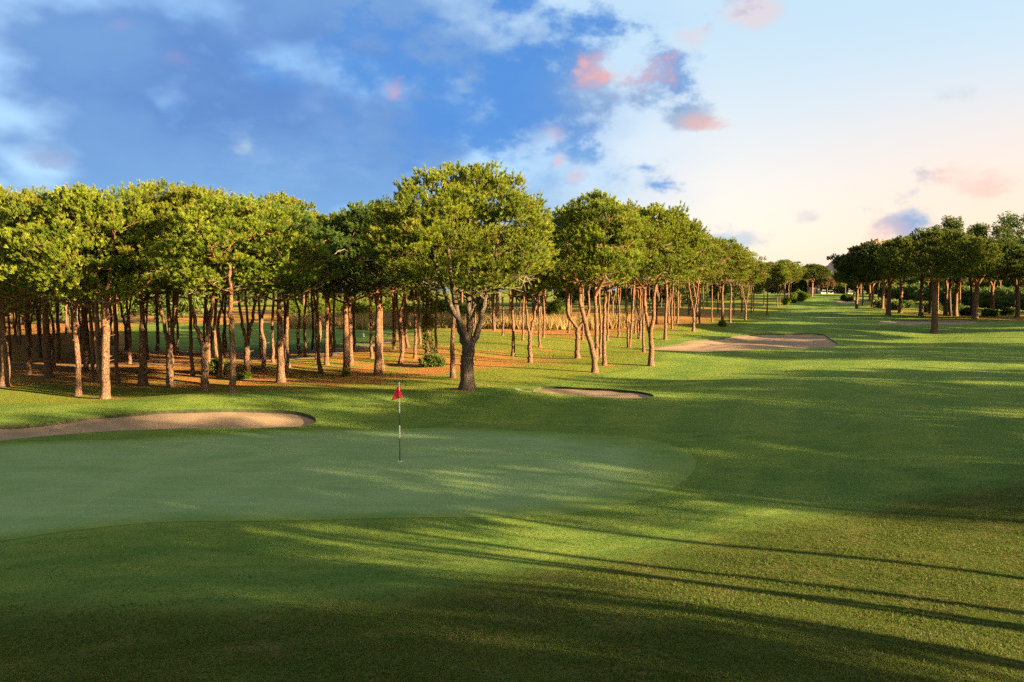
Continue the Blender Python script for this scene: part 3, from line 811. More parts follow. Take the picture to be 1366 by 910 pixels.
# ------------------------------------------------------------------ foliage builder
def tufts(C, D, L, wdt, nb, r_, spread=0.75, droop=0.0):
    """C (n,3) tuft roots, D (n,3) directions; nb needles blades each -> triangles"""
    n = len(C)
    base = np.repeat(C, nb, 0); dr_ = np.repeat(D, nb, 0)
    j = r_.normal(size=(n * nb, 3)); j /= np.linalg.norm(j, axis=1)[:, None]
    d = dr_ + j * spread; d[:, 2] -= droop
    d /= np.linalg.norm(d, axis=1)[:, None]
    s_ = np.cross(d, r_.normal(size=(n * nb, 3))); s_ /= np.linalg.norm(s_, axis=1)[:, None] + 1e-9
    ln = (L * r_.uniform(0.7, 1.25, n * nb))[:, None]
    wd = wdt * r_.uniform(0.7, 1.3, n * nb)[:, None]
    st = base + d * ln * 0.05
    V = np.stack([st - s_ * wd * .5, st + s_ * wd * .5, base + d * ln], 1).reshape(-1, 3)
    F = np.arange(len(V)).reshape(-1, 3)
    return V, F

def crown_points(r_, a, b, n, flat=0.0, under=0.35, hollow=.62):
    """clump centres through a dome: a = half width, b = height of dome, from z=0 (underside) up"""
    out = []
    tries = 0
    lob = r_.uniform(0, 6.28, 4)
    while len(out) < n and tries < 40000:
        tries += 1
        p = r_.uniform(-1, 1, 3)
        th = math.atan2(p[1], p[0])
        ra = 1 + 0.10 * math.sin(2 * th + lob[0]) + 0.08 * math.sin(3 * th + lob[1]) + 0.05 * math.sin(5 * th + lob[2])
        rr = math.hypot(p[0], p[1]) / ra
        z = p[2] * .5 + .5                   # 0..1
        # profile: widest at ~0.35 of the height
        prof = math.sqrt(max(0, 1 - ((z - .34) / .66) ** 2)) if z > .34 else math.sqrt(max(0, 1 - ((.34 - z) / under) ** 2)) if .34 - z < under else 0
        if prof <= 0.02 or rr > prof: continue
        shell = rr / prof
        zz = z
        if shell < hollow and zz < 0.72: continue       # hollow inside
        q = np.array([p[0] * a * ra * (1 - 0.0), p[1] * a * ra, z * b])
        dm = 0.62 * (a * a * b / n) ** (1 / 3.0)
        if any(((q - o) ** 2).sum() < dm * dm for o in out): continue
        out.append(q)
    return np.array(out)

def crown_mesh(name, r_, a, b, z0, off, mat, n=104, per=100, L=0.175, wdt=0.019, nb=13, cr=0.18, under=0.40, up=0.95, twigs=True, sparse=1.0, hollow=.62, fluff=.10):
    C = crown_points(r_, a, b, n, under=under, hollow=hollow)
    C = C + np.array([off[0], off[1], z0])
    ctr = np.array([off[0], off[1], z0 + b * 0.3])
    Vs, Fs, Ts = [], [], []; k = 0
    for c in C:
        # upright brush-like shoots, needles all round each shoot
        ns = 26; pp = max(4, int(2.15 * per * r_.uniform(.8, 1.2) * sparse / ns)); m = ns * pp
        ds = r_.normal(size=(ns, 3)); ds[:, 2] = np.where(ds[:, 2] < -0.25, -ds[:, 2] * .6, ds[:, 2]); ds /= np.linalg.norm(ds, axis=1)[:, None]
        d = np.repeat(ds, pp, 0)
        R_ = a * cr * r_.uniform(.65, 1.35)
        out = c - ctr; out /= np.linalg.norm(out) + 1e-9
        ax = ds * .55 + out * .45 + np.array([0, 0, up * .8]) + r_.normal(0, .12, (ns, 3)); ax /= np.linalg.norm(ax, axis=1)[:, None]
        ax = np.repeat(ax, pp, 0); sl_ = np.repeat(r_.uniform(.12, .36, ns) * min(1.3, a / 2.9), pp)
        u_ = r_.uniform(0, 1, m)
        pts = c + d * np.array([R_, R_, R_ * .95]) * np.repeat(r_.uniform(.35, .95, ns), pp)[:, None] + ax * (sl_ * u_)[:, None]
        dd = ax
        V, F = tufts(pts, dd, L * .85, wdt, nb, r_, .6)
        tn = np.clip(r_.normal(.42, .20) + np.repeat(r_.normal(0, .17, ns), pp) + r_.normal(0, .12, m) + .30 * (u_ - .4), 0, 1)
        br = np.clip((np.repeat(r_.random(ns), pp) < 0.09) * r_.uniform(.4, 1, m) + (r_.random() < .06) * .5, 0, 1)
        tt = np.stack([tn, br, tn * 0, tn * 0 + 1], -1)
        Ts.append(np.repeat(tt, nb * 3, 0)); Vs.append(V); Fs.append(F + k); k += len(V)
    m = int(n * per * fluff) + 8
    q = r_.normal(size=(m, 3)); q /= np.linalg.norm(q, axis=1)[:, None]
    hz = np.where(q[:, 2] > 0, .34 + .66 * q[:, 2], .34 + under * q[:, 2])
    th = np.arctan2(q[:, 1], q[:, 0]); hr = np.hypot(q[:, 0], q[:, 1]) * (1 + .06 * np.sin(th * 7 + hz * 9) + .05 * np.sin(th * 4 - hz * 13))
    sh = r_.uniform(.72, 1.08, m) + .10 * np.sin(th * 6 + hz * 11) * np.sin(hz * 14 + th * 2)
    pts = np.stack([np.cos(th) * hr * sh * a, np.sin(th) * hr * sh * a, (.34 + (hz - .34) * sh) * b], -1) + np.array([off[0], off[1], z0])
    near = np.min(((pts[:, None, ::1] - C[None]) ** 2).sum(-1), 1) if m * len(C) < 6e6 else np.concatenate([np.min(((pts[i:i + 2000, None] - C[None]) ** 2).sum(-1), 1) for i in range(0, m, 2000)])
    keep = near < (a * cr * 2.0) ** 2
    pts, q = pts[keep], q[keep]; m = len(pts)
    dd = q * .6 + np.array([0, 0, up]); dd /= np.linalg.norm(dd, axis=1)[:, None]
    V, F = tufts(pts, dd, L, wdt, nb, r_)
    tn = np.clip(r_.normal(.5, .28, m), 0, 1); br = (r_.random(m) < .08) * r_.uniform(.3, 1, m)
    Ts.append(np.repeat(np.stack([tn, br, tn * 0, tn * 0 + 1], -1), nb * 3, 0)); Vs.append(V); Fs.append(F + k); k += len(V)
    return C, (name, np.concatenate(Vs), np.concatenate(Fs), mat, np.concatenate(Ts))

def limb_curve(p0, p1, r_, bend=0.16, n=9):
    t_ = np.linspace(0, 1, n)[:, None]
    L = np.linalg.norm(p1 - p0)
    mid = (p0 + p1) / 2 + np.array([0, 0, -bend * L * .6]) + r_.normal(0, bend * L * .28, 3)
    return (1 - t_) ** 2 * p0 + 2 * t_ * (1 - t_) * mid + t_ ** 2 * p1

def curve(pts, n=24):
    pts = np.asarray(pts, float); m = len(pts)
    t_ = np.linspace(0, m - 1, n)
    out = []
    for t in t_:
        i = min(int(t), m - 2); f = t - i
        p0 = pts[max(i - 1, 0)]; p1 = pts[i]; p2 = pts[i + 1]; p3 = pts[min(i + 2, m - 1)]
        out.append(.5 * ((2 * p1) + (-p0 + p2) * f + (2 * p0 - 5 * p1 + 4 * p2 - p3) * f * f + (-p0 + 3 * p1 - 3 * p2 + p3) * f ** 3))
    return np.array(out)

def make_tree(var):
    """returns (crown mesh data, trunk mesh data, nominal height)"""
    v = VARS[var]
    r_ = np.random.default_rng(v['seed'])
    tb = Tubes()
    tops = []
    for pts, r0, r1 in v['stems']:
        c = curve(pts, 26)
        c[1:-1, :2] += r_.normal(0, 0.02, (24, 2))
        t_ = np.linspace(0, 1, 26)
        rad = r0 + (r1 - r0) * t_ ** 0.9
        if pts[0][2] < 0.2: rad = rad * (1 + 0.32 * np.exp(-c[:, 2] / 0.22))
        tb.add(c, rad, 12, 0, 0.10, r_)
        tops.append((c, rad))
    a, b, z0 = v['a'], v['b'], v['z0']
    C, cm = crown_mesh('crown', r_, a, b, z0, v.get('off', (0, 0)), v.get('mat', M_needle), **v.get('crown', {}))
    # main limbs to spread clumps
    sel = [int(r_.integers(len(C)))]
    while len(sel) < v.get('limbs', 12):
        d = np.min([((C - C[s_]) ** 2).sum(1) for s_ in sel], 0); sel.append(int(d.argmax()))
    nodes = []
    for s_ in sel:
        tgt = C[s_]
        best = None
        for c, rad in tops:
            k0 = 13
            for k in range(k0, 26, 2):
                if c[k, 2] > tgt[2] - 0.1 and k > k0: continue
                if c[k, 2] < z0 - 0.7: continue
                dd = np.linalg.norm(c[k] - tgt) + 0.6 * abs((tgt[2] - c[k, 2]) - 0.55 * np.linalg.norm(tgt[:2] - c[k, :2]))
                if best is None or dd < best[0]: best = (dd, c[k], rad[k])
        if best is None:
            c, rad = tops[0]; best = (0, c[20], rad[20])
        lc = limb_curve(best[1], tgt, r_)
        rr = np.linspace(best[2] * .62, 0.022, len(lc))
        tb.add(lc, rr, 6); nodes += [(lc[i], rr[i]) for i in range(3, len(lc))]
    nodes_p = np.array([n[0] for n in nodes])
    for i, c in enumerate(C):
        if i in sel: continue
        d = np.linalg.norm(nodes_p - c, axis=1) + np.where(nodes_p[:, 2] > c[2], .6, 0)
        k = int(d.argmin())
        lc = limb_curve(nodes_p[k], c, r_, .1, 5)
        tb.add(lc, np.linspace(min(nodes[k][1] * .7, .035), .010, 5), 4)
    # pale dead twigs under the crown
    for _ in range(v.get('twigs', 34)):
        k = int(r_.integers(len(nodes_p)))
        p = nodes_p[k]
        if p[2] > z0 + b * .55: continue
        d = np.array([r_.normal(), r_.normal(), r_.uniform(-.25, .5)]); d /= np.linalg.norm(d)
        e = p + d * r_.uniform(.5, 1.1)
        lc = limb_curve(p, e, r_, .2, 5)
        tb.add(lc, np.linspace(.016, .005, 5), 4, 1)
        for _q in range(2):
            f = lc[2] + (d + r_.normal(0, .6, 3)) * .35
            tb.add(np.array([lc[2], (lc[2] + f) / 2, f]), [.009, .007, .004], 4, 1)
    for pts, r0 in v.get('stubs', []):
        tb.add(curve(pts, 8), np.linspace(r0, r0 * .35, 8), 6, 0)
    # short broken stubs on the bole
    c, rad = tops[0]
    for _ in range(v.get('nstub', 5)):
        k = int(r_.integers(5, 18)); th = r_.uniform(0, 6.28)
        d = np.array([math.cos(th), math.sin(th), .25])
        tb.add(np.array([c[k] + d * rad[k] * .6, c[k] + d * (rad[k] + .06), c[k] + d * (rad[k] + r_.uniform(.08, .22))]), [.03, .022, .014], 6, 0)
    return cm, tb, v['H'], v.get('bark', M_bark)

VARS = {
    'single': dict(seed=1, H=10, a=2.75, b=4.8, z0=5.3, stems=[([(0, 0, -.3), (.05, .02, 2), (-.05, .06, 4), (.10, -.05, 6), (.05, 0, 8.6)], .155, .05)]),
    'slim': dict(seed=2, H=10, a=2.3, b=4.2, z0=5.7, stems=[([(0, 0, -.3), (-.08, 0, 2.2), (.05, .05, 4.6), (.0, -.05, 6.6), (.02, 0, 9)], .115, .04)],
                 crown=dict(n=84, per=80), limbs=9),
    'lean': dict(seed=3, H=10, a=2.7, b=4.6, z0=5.2, off=(-.55, 0), stems=[([(0, 0, -.3), (-.18, .02, 1.5), (-.05, .06, 3), (-.42, -.05, 5.2), (-.5, 0, 8.6)], .14, .045)],
                 crown=dict(n=110)),
    'fork': dict(seed=4, H=10, a=2.95, b=4.8, z0=5.3, stems=[([(0, 0, -.3), (.02, .02, 1.0), (.0, .02, 2.2)], .175, .14),
                 ([(0, .02, 2.1), (-.22, .0, 3.0), (-.5, .05, 4.6), (-.75, -.05, 6.6), (-.8, 0, 8.4)], .12, .035),
                 ([(0, .02, 2.1), (.20, .0, 2.9), (.42, .15, 4.6), (.62, .25, 6.6), (.8, .2, 8.6)], .11, .035)], limbs=13),
    'vee': dict(seed=5, H=10, a=2.7, b=4.4, z0=5.4, stems=[([(0, 0, -.3), (-.12, 0, 1.2), (-.3, .1, 4.2), (-.5, 0, 8.4)], .13, .04),
                ([(0.04, 0, -.3), (.14, 0, 1.3), (.28, -.1, 4.2), (.45, 0, 8.6)], .14, .04)], crown=dict(n=100)),
    'big': dict(seed=6, H=11, a=4.0, b=6.8, z0=4.1, stems=[([(0, 0, -.3), (.08, .02, 2), (-.08, .06, 4), (.15, -.05, 6.5), (.05, 0, 9.4)], .22, .06)],
                crown=dict(n=190, per=90, cr=.155), limbs=16),
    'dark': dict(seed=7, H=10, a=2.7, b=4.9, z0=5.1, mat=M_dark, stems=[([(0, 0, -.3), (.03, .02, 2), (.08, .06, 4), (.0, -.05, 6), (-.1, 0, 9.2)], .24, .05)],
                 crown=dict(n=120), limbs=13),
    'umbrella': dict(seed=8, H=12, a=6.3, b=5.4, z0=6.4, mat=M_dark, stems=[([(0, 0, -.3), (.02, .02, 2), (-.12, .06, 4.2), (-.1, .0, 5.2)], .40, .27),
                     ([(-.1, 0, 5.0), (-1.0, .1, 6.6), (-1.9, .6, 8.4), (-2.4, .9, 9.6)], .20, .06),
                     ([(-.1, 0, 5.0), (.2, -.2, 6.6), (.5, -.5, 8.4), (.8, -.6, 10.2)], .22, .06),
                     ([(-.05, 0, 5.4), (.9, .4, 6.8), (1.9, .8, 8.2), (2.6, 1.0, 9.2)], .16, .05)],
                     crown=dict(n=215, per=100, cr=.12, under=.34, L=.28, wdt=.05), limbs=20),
    'candelabra': dict(seed=9, H=10, a=2.8, b=4.4, z0=5.4, off=(.3, 0), stems=[([(0, 0, -.3), (.02, .02, 1.4), (.0, .02, 2.4)], .19, .16),
                       ([(0, .02, 2.3), (-.5, .0, 2.95), (-.72, .0, 3.9), (-.62, .0, 6.0), (-.5, 0, 8.4)], .15, .04),
                       ([(0.02, .02, 2.3), (.55, .0, 2.9), (.85, .0, 3.8), (.75, .0, 5.8), (.9, .0, 8.4)], .14, .04)], crown=dict(n=105)),
    'hero_left': dict(seed=10, H=9.9, a=2.95, b=4.9, z0=4.95, off=(-.25, 0),
                      stems=[([(0, 0, -.3), (.05, 0, 1.2), (.10, 0, 2.6), (.14, .0, 4.3), (.12, .0, 4.6)], .20, .155),
                             ([(.12, 0, 4.45), (-.12, 0, 5.0), (-.3, .2, 6.4), (-.4, .1, 8.2)], .10, .035),
                             ([(.12, 0, 4.45), (.24, 0, 5.2), (.5, .1, 6.8), (.5, .1, 8.4)], .14, .04),
                             ([(.0, .05, .45), (-.28, .15, 1.2), (-.42, .2, 2.6), (-.40, .2, 4.4), (-.7, .2, 6.4), (-.9, .3, 8.2)], .14, .04)],
                      stubs=[([(-.1, 0, 4.95), (-.6, -.1, 5.15), (-1.1, -.2, 5.3), (-1.6, -.3, 5.35)], .06)], crown=dict(n=150, per=100, cr=.18), limbs=16, nstub=9),
    'hero_big': dict(seed=11, H=10.3, a=3.65, b=5.6, z0=4.75, off=(.05, 0), bark=M_barkg,
                     stems=[([(0, 0, -.4), (.0, 0, .8), (.05, 0, 1.7), (.10, .0, 2.35)], .33, .28),
                            ([(.05, .1, 1.9), (-.25, .15, 2.7), (-.5, .2, 4.0), (-.75, .3, 5.6), (-.9, .3, 8.2)], .20, .05),
                            ([(.10, -.05, 2.1), (-.2, -.15, 3.0), (-.75, -.2, 4.1), (-1.15, -.3, 5.2), (-1.7, -.4, 7.4)], .17, .05),
                            ([(.08, 0, 2.2), (.12, .05, 3.3), (.08, .1, 4.6), (.1, .0, 6.6), (.2, .0, 9.0)], .17, .05),
                            ([(.16, 0, 2.2), (.48, -.05, 2.7), (.72, -.1, 3.9), (1.05, -.1, 5.2), (1.5, .0, 7.6)], .19, .05),
                            ([(.1, .05, 3.5), (.45, .1, 4.2), (.8, .2, 4.8), (1.6, .3, 6.2)], .11, .04)],
                     crown=dict(n=215, per=100, cr=.14, fluff=.12), limbs=22, twigs=70, nstub=3),
    'hero_lean': dict(seed=12, H=10, a=3.2, b=4.9, z0=5.3, off=(-.1, 0),
                      stems=[([(0, 0, -.3), (-.12, 0, 1.2), (-.5, .0, 2.6), (-.85, .0, 4.0), (-1.0, .0, 5.2), (-1.6, 0, 6.6), (-1.7, 0, 8.0)], .19, .055),
                             ([(.0, 0.05, .6), (.12, .05, 1.6), (.05, .1, 3.2), (.0, .1, 4.8), (.1, .1, 6.6), (.1, 0, 8.6)], .155, .045),
                             ([(.02, .1, 4.6), (.45, .1, 5.4), (1.0, .1, 6.2), (1.6, .2, 7.4)], .12, .04)], crown=dict(n=160, per=100, cr=.165), limbs=16, nstub=7),
    'hero_right': dict(seed=13, H=10, a=3.2, b=4.7, z0=5.5, off=(.4, 0),
                       stems=[([(0, 0, -.3), (.04, 0, 1.3), (.0, .0, 2.3), (.18, 0, 3.4), (.30, .0, 5.3), (.9, 0, 6.2), (1.5, 0, 7.4)], .20, .055),
                              ([(.0, 0.05, 2.0), (-.25, .05, 3.0), (-.38, .1, 4.4), (-.35, .1, 6.2), (-.5, 0, 8.4)], .14, .045)], crown=dict(n=160, per=100, cr=.165), limbs=15),
}
VARS['lone'] = dict(VARS['umbrella'], seed=28, mat=M_suntint, crown=dict(n=200, per=100, cr=.12, under=.34, L=.26, wdt=.04))
VARS['shade'] = dict(VARS['single'], seed=21, a=4.0, b=5.0, z0=5.0, crown=dict(n=210, per=52, cr=.150, hollow=0.0, fluff=0), limbs=14)
cache = {}
def tree(d, idx_):
    var = d['var']
    z = float(hgt(d['x'], d['y']))
    if 'h' in d: H = d['h']
    else:
        e = math.atan2((HOR - d['top']), math.hypot(FPX, d['px'] - 683) if False else FPX)
        H = CZ + (HOR - d['top']) / FPX * d['y'] - z
    nomH = VARS[var]['H'] + (.45 if 'h' not in d else 0)
    s = H / nomH
    wd = d.get('wide', 1.0)
    if d.get('rz') is not None: rz = d['rz']
    elif var.startswith('hero') or var == 'candelabra': rz = 0.0
    elif var in ('fork', 'vee', 'lean'): rz = rng.uniform(-.5, .5) + (math.pi if rng.random() < .5 else 0)
    else: rz = rng.uniform(0, 6.28)
    loc = (d['x'], d['y'], z)
    root = empty('pine_tree', loc, rz, 1.0)
    hs = s
    ws = s ** 0.5 * wd
    tag(root, d['label'], 'pine tree', d['grp'])
    if var not in cache:
        cm, tb, _, bark = make_tree(var)
        name, V_, F_, mat, T_ = cm
        tr = tb.build('trunk', [bark, M_twig], root)
        cr = mesh(name, V_, F_, mat, root, False, attrs={'tone': T_})
        cache[var] = (tr, cr)
    else:
        t0, c0 = cache[var]
        tr = t0.copy(); cr = c0.copy()
        link(tr, root); link(cr, root)
        tr.name = 'trunk'; cr.name = 'crown'
    if var == 'shade':
        k_ = (H - d['zb']) / 5.0
        ws = d['a'] / 4.0
        cr.scale = (1, 1, k_ / hs); cr.location = (0, 0, (d['zb'] - 5.0 * k_) / hs)
    root.scale = (ws, ws, hs)
    return root
for i, d in enumerate(EXPL): tree(d, i)
for i, d in enumerate(FILL): tree(d, i)
for i, d in enumerate(SHADE):
    d['label'] = 'tall pine standing beside the lawn beyond the right edge of the photo'
    d['grp'] = 'pines beyond the right edge'
    tree(d, i)
print('trees', len(EXPL), len(FILL), len(SHADE))

# ------------------------------------------------------------------ other plants
def bush(px, py, wpx, hpx, mat, label, grp=None, name='bush', cat='bush', n=26, L=.16, wd=.06, stems=True, at=None):
    x, y = at if at else hit(px, py)
    z = float(hgt(x, y))
    a = wpx / FPX * y / 2; b = hpx / FPX * y
    r_ = np.random.default_rng(int(px * 7 + py))
    C = []
    for _ in range(n):
        p = r_.normal(size=3); p /= np.linalg.norm(p); p *= r_.uniform(.3, .85)
        C.append([p[0] * a, p[1] * a * .8, b * (.45 + p[2] * .42)])
    C = np.array(C); R_ = max(a, b / 2) * .38
    Vs, Fs, Ts = [], [], []; k = 0
    sc_ = max(1.0, y / 60)
    for c in C:
        m = 46
        d = r_.normal(size=(m, 3)); d /= np.linalg.norm(d, axis=1)[:, None]
        pts = c + d * R_ * r_.uniform(.4, 1, m)[:, None]; pts[:, 2] = np.maximum(pts[:, 2], .02)
        dd = d * .8 + np.array([0, 0, .4])
        V_, F_ = tufts(pts, dd, L * sc_, wd * sc_, 5, r_, .8)
        tn = np.clip(r_.normal(.5, .25, m), 0, 1)
        Ts.append(np.repeat(np.stack([tn, tn * 0, tn, tn * 0 + 1], -1), 15, 0)); Vs.append(V_); Fs.append(F_ + k); k += len(V_)
    root = empty(name, (x, y, z))
    tag(root, label, cat, grp)
    mesh('foliage', np.concatenate(Vs), np.concatenate(Fs), mat, root, False, attrs={'tone': np.concatenate(Ts)})
    tb = Tubes()
    for i in range(7):
        c = C[i * 3 % len(C)]
        tb.add(np.array([[c[0] * .1, c[1] * .1, -.1], [c[0] * .4, c[1] * .4, c[2] * .5], c]), [.03, .02, .01], 6)
    tb.build('stem', [M_bark], root)
    return root
bush(577, 489, 34, 15, M_dark, 'low dark green shrub at the foot of the ivy wrapped pine', n=30)
bush(290, 500, 30, 24, M_leaf, 'low leafy bush in the shade between two dark pines', n=24)
bush(462, 502, 14, 6, M_leaf, 'small green tuft at the foot of the leaning pine', n=8, L=.12)
bush(326, 506, 16, 9, M_leaf, 'green shoots growing around the foot of the Y forked pine', n=10, L=.12)
bush(964, 435.5, 9, 7, M_leaf, 'green growth round the foot of the thick pine behind the far bunker', n=12)
for px, py, w_, h_ in ((1057, 404, 12, 14), (1066, 402, 14, 15), (1074, 400, 12, 12), (1049, 407, 8, 9)):
    bush(px, py, w_, h_, M_leaf, 'round green bush on the left edge of the far fairway, %s' % {1057: 'second from left', 1066: 'tallest', 1074: 'rightmost', 1049: 'smallest and leftmost'}[px], 'bushes on the left fairway edge')
for px, py, w_, h_ in ((1172, 411, 16, 9), (1196, 414, 20, 11), (1210, 411, 16, 9), (1240, 417, 26, 14), (1275, 420, 24, 14), (1290, 421, 18, 9), (1320, 422, 20, 8), (1345, 421, 18, 9), (1130, 401, 14, 8)):
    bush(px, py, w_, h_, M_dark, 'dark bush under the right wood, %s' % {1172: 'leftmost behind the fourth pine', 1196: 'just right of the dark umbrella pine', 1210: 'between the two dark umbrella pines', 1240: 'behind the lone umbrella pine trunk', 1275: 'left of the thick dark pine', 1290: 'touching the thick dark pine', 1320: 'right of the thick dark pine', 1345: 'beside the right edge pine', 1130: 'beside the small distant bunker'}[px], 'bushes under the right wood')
for k, px in enumerate((395, 424, 447, 470, 492, 520, 553, 585, 640, 740, 610)):
    bush(px, 428 - (k % 3), 30, 28 + (k % 2) * 6, M_leaf, 'bright green bush behind the dry reeds, %s' % ['leftmost', 'second from left', 'third from left', 'fourth from left', 'left of the dark crowned pine', 'right of the dark crowned pine', 'behind the twin stems', 'behind the ivy clad pine', 'right of the big grey pine', 'rightmost', 'left of the big grey pine'][k], 'bushes behind the dry reeds', n=34, L=.15)

def ivy():
    """ivy climbing a pine"""
    x, y = hit(571, 474); z = float(hgt(x, y)); r_ = np.random.default_rng(5)
    m = 900
    hz = r_.uniform(0, 1, m) ** .8 * 4.2; th = r_.uniform(0, 6.28, m); rr = .24 + r_.uniform(0, .13, m)
    C = np.stack([np.cos(th) * rr + .25 * (hz < .4), np.sin(th) * rr, hz], -1)
    D = np.stack([np.cos(th), np.sin(th), th * 0 + .1], -1)
    V_, F_ = tufts(C, D, .11, .09, 4, r_, .7)
    tn = np.clip(r_.normal(.6, .2, m), 0, 1)
    root = mesh('ivy', V_, F_, M_leaf, None, False, attrs={'tone': np.repeat(np.stack([tn, tn * 0, tn, tn * 0 + 1], -1), 12, 0)})
    root.location = (x, y, z)
    tag(root, 'green ivy climbing a pine trunk left of the big grey pine', 'ivy')
ivy()

def reeds():
    r_ = np.random.default_rng(9)
    P = np.array([hit(385, 439), hit(560, 439), hit(700, 441), hit(800, 441), hit(860, 436), hit(860, 430), hit(640, 427), hit(385, 430)])
    x0, x1, y0, y1 = P[:, 0].min(), P[:, 0].max(), P[:, 1].min(), P[:, 1].max()
    X_ = r_.uniform(x0, x1, 60000); Y_ = r_.uniform(y0, y1, 60000)
    k = inside(X_, Y_, P) & (np.sin(X_ * .45 + 1.5 * np.sin(Y_ * .6)) + .6 * np.sin(X_ * 1.3 + Y_) > r_.normal(-.75, .45, len(X_))); X_, Y_ = X_[k][:9000], Y_[k][:9000]
    C = np.stack([X_, Y_, hgt(X_, Y_)], -1)
    D = np.tile([[0, 0, 1.0]], (len(C), 1))
    hv_ = 1.0 + .9 * r_.random(len(C)) * (.6 + .4 * np.sin(C[:, 0] * .7) * np.sin(C[:, 1] * .9 + C[:, 0] * .23))
    V_, F_ = tufts(C, D, np.repeat(hv_, 5), .08, 5, r_, .38)
    tn = np.clip(r_.normal(.5, .25, len(C)), 0, 1); gr = (r_.random(len(C)) < .3) * .9
    o = mesh('reeds', V_, F_, M_reed, None, False, attrs={'tone': np.repeat(np.stack([tn, gr, tn, tn * 0 + 1], -1), 15, 0)})
    tag(o, 'band of tall golden dry reeds beyond the second fairway', 'reeds', kind='stuff')
reeds()

def scraggly(px, top, y, wpx, mat, label, grp, name='eucalyptus_tree', seed=0, cat='tree'):
    """thin limbed broadleaf tree with small separate leaf clumps"""
    r_ = np.random.default_rng(100 + seed)
    x = (px - 683) / FPX * y; z = float(hgt(x, y))
    H = CZ + (HOR - top) / FPX * y - z
    a = wpx / FPX * y / 2
    root = empty(name, (x, y, z)); tag(root, label, cat, grp)
    tb = Tubes()
    stem = curve([(0, 0, -.3), (r_.normal(0, .3), 0, H * .3), (r_.normal(0, .5), 0, H * .6), (r_.normal(0, .6), 0, H * .9)], 20)
    tb.add(stem, np.linspace(.32, .05, 20), 8)
    Vs, Fs, Ts = [], [], []; k = 0
    for i in range(34):
        j = int(r_.integers(9, 20)); th = r_.uniform(0, 6.28)
        f = (j - 8) / 12
        e = stem[j] + np.array([math.cos(th) * a * r_.uniform(.3, 1) * (1.25 - f * .8), math.sin(th) * a * r_.uniform(.3, 1) * (1.25 - f * .8), r_.uniform(.05, .22) * H])
        e[2] = min(e[2], H)
        lc = limb_curve(stem[j], e, r_, .15, 7)
        tb.add(lc, np.linspace(.07, .015, 7), 5 + 1)
        for q in range(3):
            c = lc[6 - q] + r_.normal(0, .25, 3)
            m = 26
            d = r_.normal(size=(m, 3)); d /= np.linalg.norm(d, axis=1)[:, None]
            V_, F_ = tufts(c + d * r_.uniform(.2, .7, m)[:, None], d, .38, .17, 4, r_, .8)
            tn = np.clip(r_.normal(.5, .25, m), 0, 1)
            Ts.append(np.repeat(np.stack([tn, tn * 0, tn, tn * 0 + 1], -1), 12, 0)); Vs.append(V_); Fs.append(F_ + k); k += len(V_)
    tb.build('trunk', [M_barkg], root)
    mesh('crown', np.concatenate(Vs), np.concatenate(Fs), mat, root, False, attrs={'tone': np.concatenate(Ts)})
for i, (px, top, y, wp) in enumerate(((1268, 297, 150, 60), (1296, 303, 155, 50), (1322, 304, 160, 56), (1352, 290, 165, 60), (1385, 300, 150, 50), (1240, 305, 165, 40))):
    scraggly(px, top, y, wp, M_dark, 'ragged thin leaved tree above the right wood, %s' % ['above the lone umbrella pine', 'right of the lone umbrella pine', 'over the thick dark pine', 'tallest, near the right picture edge', 'cut by the right picture edge', 'leftmost of its row'][i], 'ragged trees above the right wood', seed=i)
scraggly(1103, 372, 330, 28, M_brown, 'small rusty brown tree at the far end of the fairway', None, 'brown_tree', 20)
scraggly(1118, 374, 345, 22, M_leaf, 'small yellow green tree at the far end of the fairway', None, 'young_tree', 21)

def far_wood(name, pts, htop, label, seed, n, L=1.1, wd=.5, depth=14, lows=None):
    r_ = np.random.default_rng(seed)
    P = np.array(pts, float); seg = np.linalg.norm(np.diff(P, axis=0), axis=1); cs = np.concatenate([[0], np.cumsum(seg)])
    Cs, Ts_ = [], []
    for i in range(n):
        t = r_.uniform(0, cs[-1]); x = np.interp(t, cs, P[:, 0]); y = np.interp(t, cs, P[:, 1]) + r_.uniform(0, depth)
        x += r_.normal(0, 1)
        a = r_.uniform(2.5, 4.5); top = htop * r_.uniform(.75, 1.08); low = r_.choice([.3, 1.0, 4.0], p=[.45, .2, .35]) if lows is None else lows
        m = 230
        d = r_.normal(size=(m, 3)); d /= np.linalg.norm(d, axis=1)[:, None]
        c = np.array([x, y, float(hgt(x, y)) + (top + low) / 2])
        Cs.append(c + d * np.array([a, a, (top - low) / 2]) * r_.uniform(.6, 1, m)[:, None] * (1 + .12 * np.sin(d[:, :1] * 9 + i)))
        Ts_.append(np.clip(r_.normal(r_.uniform(.2, .8), .2, m), 0, 1))
    C = np.concatenate(Cs); tn = np.concatenate(Ts_)
    D = np.tile([[0, 0, 1.0]], (len(C), 1))
    V_, F_ = tufts(C, D, L, wd, 4, r_, 1.0)
    o = mesh(name, V_, F_, M_dark, None, False, attrs={'tone': np.repeat(np.stack([tn, tn * 0, tn, tn * 0 + 1], -1), 12, 0)})
    tag(o, label, 'wood', kind='stuff')
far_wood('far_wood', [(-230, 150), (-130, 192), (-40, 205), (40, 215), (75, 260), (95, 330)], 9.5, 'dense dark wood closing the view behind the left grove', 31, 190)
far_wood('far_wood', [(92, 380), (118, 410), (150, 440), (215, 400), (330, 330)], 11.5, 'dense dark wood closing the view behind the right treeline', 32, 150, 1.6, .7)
far_wood('far_wood', [(-125, 88), (-88, 100), (-66, 108), (-50, 122)], 9.0, 'dense dark wood behind the far left of the grove', 34, 70, .8, .35, 8)
